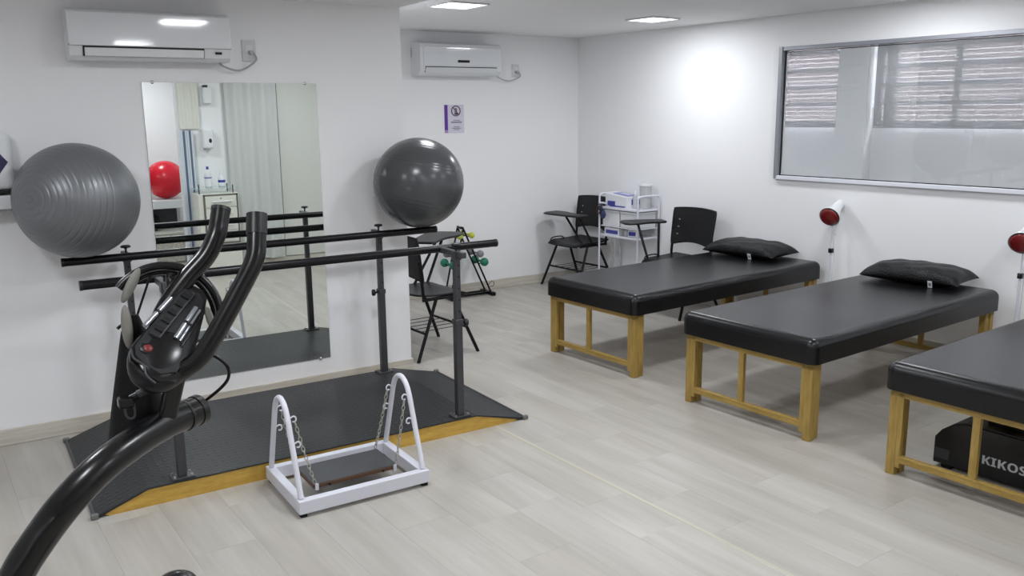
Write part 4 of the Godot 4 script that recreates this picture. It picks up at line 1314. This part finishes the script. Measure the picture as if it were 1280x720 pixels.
func air_conditioners() -> void:
	var font := SystemFont.new()
	for k in 2:
		var w: float = [0.79, 0.83][k]; var h: float = [0.25, 0.285][k]; var d: float = [0.185, 0.19][k]
		var at: Vector3 = [V(0.945, 1.983, ZM), V(3.94, 2.025, ZB)][k]
		var t := thing("air_conditioner", ["white split air conditioner above the tall mirror", "white split air conditioner on the back wall near the ceiling light"][k], "air conditioner", at, 0, "split air conditioners")
		var p: PackedVector2Array = ac_body(w, h, d, k)[0]
		var b := mb()
		b.xf = Transform3D(Basis(V(0, 0, 1), V(0, 1, 0), V(-1, 0, 0)), Vector3.ZERO)   # profile x -> z, push along x
		b.prism(p, -w / 2, w / 2)
		part(t, "body", b, M.white_plastic)
		# glossy front panel
		var fp := mb()
		if k == 0: fp.rbox(V(0, 0.075 + (h - 0.1) / 2, d + 0.002), V(w + 0.004, h - 0.085, 0.012), 0.005, 3)
		else: fp.rbox(V(0.01, 0.09 + (h - 0.13) / 2, d + 0.001), V(w - 0.04, h - 0.125, 0.01), 0.005, 3)
		part(t, "front_panel", fp, M.white_gloss)
		# outlet slot and flap
		var T := Transform3D(Basis(Vector3.RIGHT, [0.18, 0.42][k]), V(-0.04 if k == 0 else 0.0, [0.042, 0.052][k], d * [0.965, 0.94][k]))
		var slot := mb(); slot.xf = T
		slot.box(V(0, 0, 0.0), V(w - [0.2, 0.1][k], [0.05, 0.055][k], 0.008))
		part(t, "outlet_slot", slot, M.black_gap)
		var flap := mb(); flap.xf = T
		flap.rbox(V(0.002, -0.003, 0.003), V(w - [0.21, 0.105][k], [0.042, 0.05][k], 0.01), 0.003, 2)
		part(t, "flap", flap, M.white_plastic)
		if k == 0:
			var tr := mb()
			tr.rbox(V(0, 0.072, d - 0.002), V(w + 0.006, 0.011, 0.018), 0.003, 2)
			part(t, "trim_strip", tr, M.silver_plastic)
			part(t, "receiver_window", mb().rbox(V(w / 2 - 0.065, 0.045, d * 0.985), V(0.034, 0.012, 0.008), 0.002), M.black_gap)
			part(t, "badge", mb().rbox(V(w / 2 - 0.1, 0.0725, d + 0.004), V(0.09, 0.009, 0.004), 0.001), M.grey_plastic)
		else:
			part(t, "display", mb().rbox(V(0.015, 0.125, d + 0.007), V(0.12, 0.022, 0.004), 0.0015), M.black_gap, "small black display")
			for j in 5:
				part(t, "side_vent", mb().box(V(-w / 2 - 0.0005, 0.17 + j * 0.016, 0.02), V(0.002, 0.006, 0.016)), M.black_gap)
		# mains lead hanging to the socket
		var ox: float = [0.545, 0.685][k]; var oy: float = [0.075, 0.06][k]
		var s := V(w / 2 - 0.045 if k == 0 else w / 2 - 0.02, [0.01, 0.03][k], [0.08, 0.09][k])
		var e := V(ox + 0.005, oy - 0.012, 0.035)
		part(t, "mains_lead", mb().tube(curve([s, s + V(0.03, -0.028, 0.0), s.lerp(e, 0.55) + V(0.012, -0.075, 0), e + V(0.018, -0.045, 0.008), e + V(0.014, -0.004, 0.004), e], 6), 0.0052, 8), M.grey_plastic)
		part(t, "plug", mb().tube(PackedVector3Array([e + V(0, 0.002, -0.022), e + V(0, 0.002, 0.008)]), 0.012, 12), M.grey_plastic)
		var so := thing("wall_socket", ["white wall socket right of the air conditioner above the mirror", "white wall socket right of the back wall air conditioner"][k], "wall socket", at + V(ox, oy, 0), 0, "wall sockets")
		part(so, "plate", mb().rbox(V(0, 0, 0.005), V(0.078, 0.12, 0.01), 0.004, 2), M.white_soft)
		part(so, "insert", mb().rbox(V(0, 0, 0.0095), V(0.042, 0.07, 0.004), 0.0015), M.white_plastic)

# ---------------------------------------------------------------- things on the walls
func wall_items() -> void:
	var font := SystemFont.new()
	# notice on the back wall
	var t := thing("notice_sign", "small no-phones notice with purple band on the back wall", "sign", V(3.95, 1.517, ZB))
	part(t, "sheet", mb().box(V(0, 0.128, 0.0015), V(0.205, 0.256, 0.003)), mat(c8(214, 210, 226), 0.5))
	part(t, "purple_band", mb().box(V(-0.085, 0.14, 0.0035), V(0.034, 0.23, 0.001)), M.purple)
	part(t, "band_foot", mb().box(V(-0.085, 0.012, 0.0035), V(0.034, 0.022, 0.001)), mat(c8(170, 140, 196), 0.5))
	var ring := PackedVector3Array()
	for i in 25: ring.append(V(0.018 + 0.045 * cos(TAU * i / 24), 0.2 + 0.045 * sin(TAU * i / 24), 0.0036))
	part(t, "ban_ring", mb().tube(ring, 0.005, 6, false).tube(PackedVector3Array([V(-0.012, 0.232, 0.0036), V(0.048, 0.168, 0.0036)]), 0.004, 6), mat(c8(104, 48, 66), 0.5))
	part(t, "phone_symbol", mb().rbox(V(0.018, 0.2, 0.0042), V(0.026, 0.052, 0.002), 0.001), M.sign_grey)
	part(t, "phone_base", mb().rbox(V(0.02, 0.172, 0.0046), V(0.034, 0.014, 0.002), 0.001), M.sign_ink)
	for l in [[0.115, 0.07], [0.1, 0.115], [0.095, 0.11], [0.055, 0.06], [0.043, 0.1], [0.031, 0.06]]:
		part(t, "print_line", mb().box(V(0.022, l[0], 0.0035), V(l[1], 0.006, 0.001)), M.sign_grey)
	# red sign mostly hidden by the wall edge
	single("wall_sign", mb().rbox(V(0, 0.06, 0.004), V(0.2, 0.115, 0.008), 0.002), M.sign_red, "sliver of a dark red sign beside the wall edge above the ball", "sign", V(3.328, 1.698, ZB))
	# dispenser by the left picture edge
	t = thing("paper_dispenser", "white wall dispenser with dark pentagon mark at the left picture edge", "dispenser", V(0.08, 1.335, ZM))
	part(t, "cover", mb().rbox(V(0, 0.155, 0.06), V(0.34, 0.285, 0.12), 0.035, 5), M.white_plastic)
	part(t, "base_strip", mb().rbox(V(0, 0.007, 0.055), V(0.33, 0.018, 0.11), 0.005, 2), M.black_plastic)
	var pent := PackedVector2Array()
	for i in 5: pent.append(Vector2(cos(TAU * i / 5.0), sin(TAU * i / 5.0)) * 0.062)
	var pm := mb()
	pm.xf = Transform3D(Basis.IDENTITY, V(0.085, 0.15, 0.1195))
	pm.prism(pent, 0, 0.0022)
	part(t, "mark", pm, M.violet_dark)
	t = thing("soap_tray", "white box on the wall under the dispenser at left edge", "tray", V(0.06, 1.245, ZM))
	part(t, "box", mb().rbox(V(0, 0.042, 0.06), V(0.34, 0.07, 0.12), 0.008, 2), M.white_plastic)
	part(t, "lower_box", mb().rbox(V(0, 0.0, 0.05), V(0.32, 0.022, 0.1), 0.004, 2), M.grey_plastic)

# ---------------------------------------------------------------- the corner that the mirror shows
func folded_sheet(x0: float, x1: float, y0: float, y1: float, z: float, depth: float, folds: float, ph: float) -> MB:
	var b := mb()
	var n := int(maxf(24.0, folds * 12.0))
	for side in [1.0, -1.0]:
		var first := b.v.size()
		for i in n + 1:
			var f := float(i) / n
			var a := f * folds * TAU + ph
			var dz := depth * (sin(a) + 0.35 * sin(a * 0.53 + 1.0))
			var sl := depth * folds * TAU / (x1 - x0) * cos(a)
			for y in [y0, y1]:
				b.vert(V(lerpf(x0, x1, f), y, z + dz + side * 0.002), V(-sl, 0, 1).normalized() * side)
		for i in n:
			var o := first + i * 2
			b.tri(o, o + 2, o + 3); b.tri(o, o + 3, o + 1)
	return b

func mirror_corner() -> void:
	# drawer cabinet with glass shelf
	var t := thing("drawer_cabinet", "white drawer cabinet with grey frame and glass shelf, seen in the mirror", "cabinet", V(2.325, 0, -0.63))
	part(t, "carcass", mb().rbox(V(0, 0.46, 0), V(0.42, 0.86, 0.3), 0.006, 2), M.cream)
	part(t, "plinth", mb().box(V(0, 0.025, 0), V(0.38, 0.05, 0.26)), M.white_soft)
	var fr := mb()
	for s in [-1, 1]: fr.box(V(s * 0.172 + 0.02, 0.62, -0.152), V(0.018, 0.53, 0.008))
	fr.box(V(0.02, 0.876, -0.152), V(0.36, 0.016, 0.008)).box(V(0.02, 0.36, -0.152), V(0.36, 0.012, 0.008))
	part(t, "drawer_frame", fr, M.cabinet_frame)
	for k in 4:
		var y := 0.805 - k * 0.125
		var d := part(t, "drawer", mb().rbox(V(0.02, y, -0.155), V(0.322, 0.112, 0.016), 0.003), M.cream)
		part(d, "handle", mb().rbox(V(0.03, y, -0.172), V(0.2, 0.014, 0.016), 0.004, 2), M.white_gloss)
		if k == 0: part(d, "lock", mb().ball(V(0.02, y + 0.035, -0.164), V(0.01, 0.01, 0.004), 10, 6), M.zinc)
	part(t, "glass_shelf", mb().box(V(-0.01, 0.945, 0.0), V(0.44, 0.008, 0.3)), M.glass_green)
	for p in [[-0.19, -0.13], [0.16, -0.13], [-0.14, 0.1], [0.16, 0.1]]:
		part(t, "shelf_post", mb().tube(PackedVector3Array([V(p[0], 0.888, p[1]), V(p[0], 0.975, p[1])]), 0.006, 8), M.grey_metal)
	for k in 2:
		var bt := thing("spray_bottle", ["clear bottle with blue print standing left on the glass shelf", "white bottle with blue label standing right on the glass shelf"][k], "bottle", V([2.27, 2.41][k], 0.95, -0.62))
		var h: float = [0.19, 0.13][k]
		var b := mb()
		b.lathe([Vector2(0, 0), Vector2(0.036, 0), Vector2(0.038, 0.012), Vector2(0.038, h * 0.7), Vector2(0.018, h * 0.85), Vector2(0.014, h), Vector2(0, h)], 18)
		part(bt, "body", b, M.paper_white)
		var lb := mb()
		lb.lathe([Vector2(0.0385, h * [0.5, 0.35][k]), Vector2(0.0387, h * [0.56, 0.55][k])], 18)
		part(bt, "print", lb, M.blue)
		var cp := mb()
		cp.xf = Transform3D(Basis.IDENTITY, V(0, h - 0.002, 0))
		cp.lathe([Vector2(0.015, 0), Vector2(0.013, 0.03), Vector2(0, 0.032)], 12)
		part(bt, "cap", cp, [M.blue, M.paper_white][k])
	# dispensers on the wall above
	t = thing("sanitiser_dispenser", "white soap dispenser with dark button on wall, seen in mirror", "dispenser", V(2.335, 1.35, -0.4))
	part(t, "case", mb().rbox(V(0, 0.105, -0.05), V(0.11, 0.21, 0.1), 0.02, 4), M.white_gloss)
	part(t, "button", mb().ball(V(0.02, 0.085, -0.1), V(0.016, 0.024, 0.006), 12, 8), M.dark_keypad)
	t = thing("cup_dispenser", "slim white dispenser high on the wall, seen in mirror", "dispenser", V(2.365, 1.825, -0.4))
	part(t, "case", mb().rbox(V(0, 0.085, -0.035), V(0.085, 0.17, 0.07), 0.01, 3), M.white_plastic)
	part(t, "neck", mb().rbox(V(-0.01, 0.18, -0.035), V(0.05, 0.03, 0.05), 0.006, 2), M.dark_keypad)
	# curtains and a folded striped cloth
	var rail := thing("long_curtain", "long pale grey curtain hanging in soft folds, seen in mirror", "curtain", V(0, 0, 0))
	part(rail, "cloth", folded_sheet(2.545, 3.1, 0.1, 2.3, -0.46, 0.022, 3.6, 0.4), M.curtain)
	part(rail, "rail", mb().tube(PackedVector3Array([V(2.54, 2.32, -0.46), V(3.12, 2.32, -0.46)]), 0.01, 8), M.zinc)
	var bei := thing("short_curtain", "narrow beige curtain at the passage edge, seen in mirror", "curtain", V(0, 0, 0))
	part(bei, "cloth", folded_sheet(2.065, 2.28, 1.56, 2.3, -0.42, 0.008, 3.0, 0.0), M.curtain_beige)
	part(bei, "rail", mb().tube(PackedVector3Array([V(2.05, 2.31, -0.42), V(2.29, 2.31, -0.42)]), 0.008, 8), M.zinc)
	var st := thing("folding_screen", "folded screen with blue grey stripes beside the cabinet, seen in mirror", "folding screen", V(2.045, 0, -0.44))
	for k in 7:
		part(st, "stripe", mb().rbox(V(0.012 + k * 0.0205, 0.78, 0.006 * (k % 2)), V(0.02, 1.53, 0.014), 0.003), M.stripe_dark if k in [2, 5, 8] else M.stripe_pale)
	part(st, "foot", mb().rbox(V(0.074, 0.008, 0.005), V(0.15, 0.016, 0.04), 0.003), M.grey_plastic)
	var dr := thing("white_panel", "plain white wall panel right of the long curtain, seen in mirror", "wall panel", V(3.56, 0.1, -0.4))
	part(dr, "sheet", mb().rbox(V(0, 1.1, -0.013), V(0.86, 2.2, 0.024), 0.003), M.door_white)
	# table with the red ball in the passage behind
	t = thing("side_table", "white table under the red ball, seen in the mirror", "table", V(1.95, 0, 0.72))
	part(t, "table_top", mb().rbox(V(0, 0.69, 0), V(0.66, 0.1, 0.5), 0.01, 2), M.white_plastic)
	for a in [-1, 1]:
		for b in [-1, 1]:
			part(t, "leg", mb().rbox(V(a * 0.3, 0.32, b * 0.22), V(0.045, 0.64, 0.045), 0.004), M.white_paint)
	part(t, "back_panel", mb().box(V(0, 0.4, 0.2), V(0.56, 0.46, 0.012)), M.grey_metal)
	var rb := thing("exercise_ball", "shiny red exercise ball on the white table, seen in mirror", "exercise ball", V(2.09, 0.741, 0.7))
	part(rb, "shell", mb().ball(V(0, 0.222, 0), V(0.222, 0.222, 0.222), 48, 32), M.ball_red)
	var fb := thing("patterned_box", "black and white patterned fabric box under the white table", "box", V(2.0, 0, 0.66))
	part(fb, "box", mb().rbox(V(0, 0.17, 0), V(0.4, 0.34, 0.34), 0.012, 2), M.floral)
	part(fb, "lid", mb().rbox(V(0, 0.352, 0), V(0.42, 0.03, 0.36), 0.008, 2), M.curtain_beige)
	var bb := thing("black_ball", "black ball lying on the patterned box, seen in mirror", "ball", V(1.9, 0.368, 0.66))
	part(bb, "shell", mb().ball(V(0, 0.1, 0), V(0.1, 0.1, 0.1), 32, 20), M.black_soft)
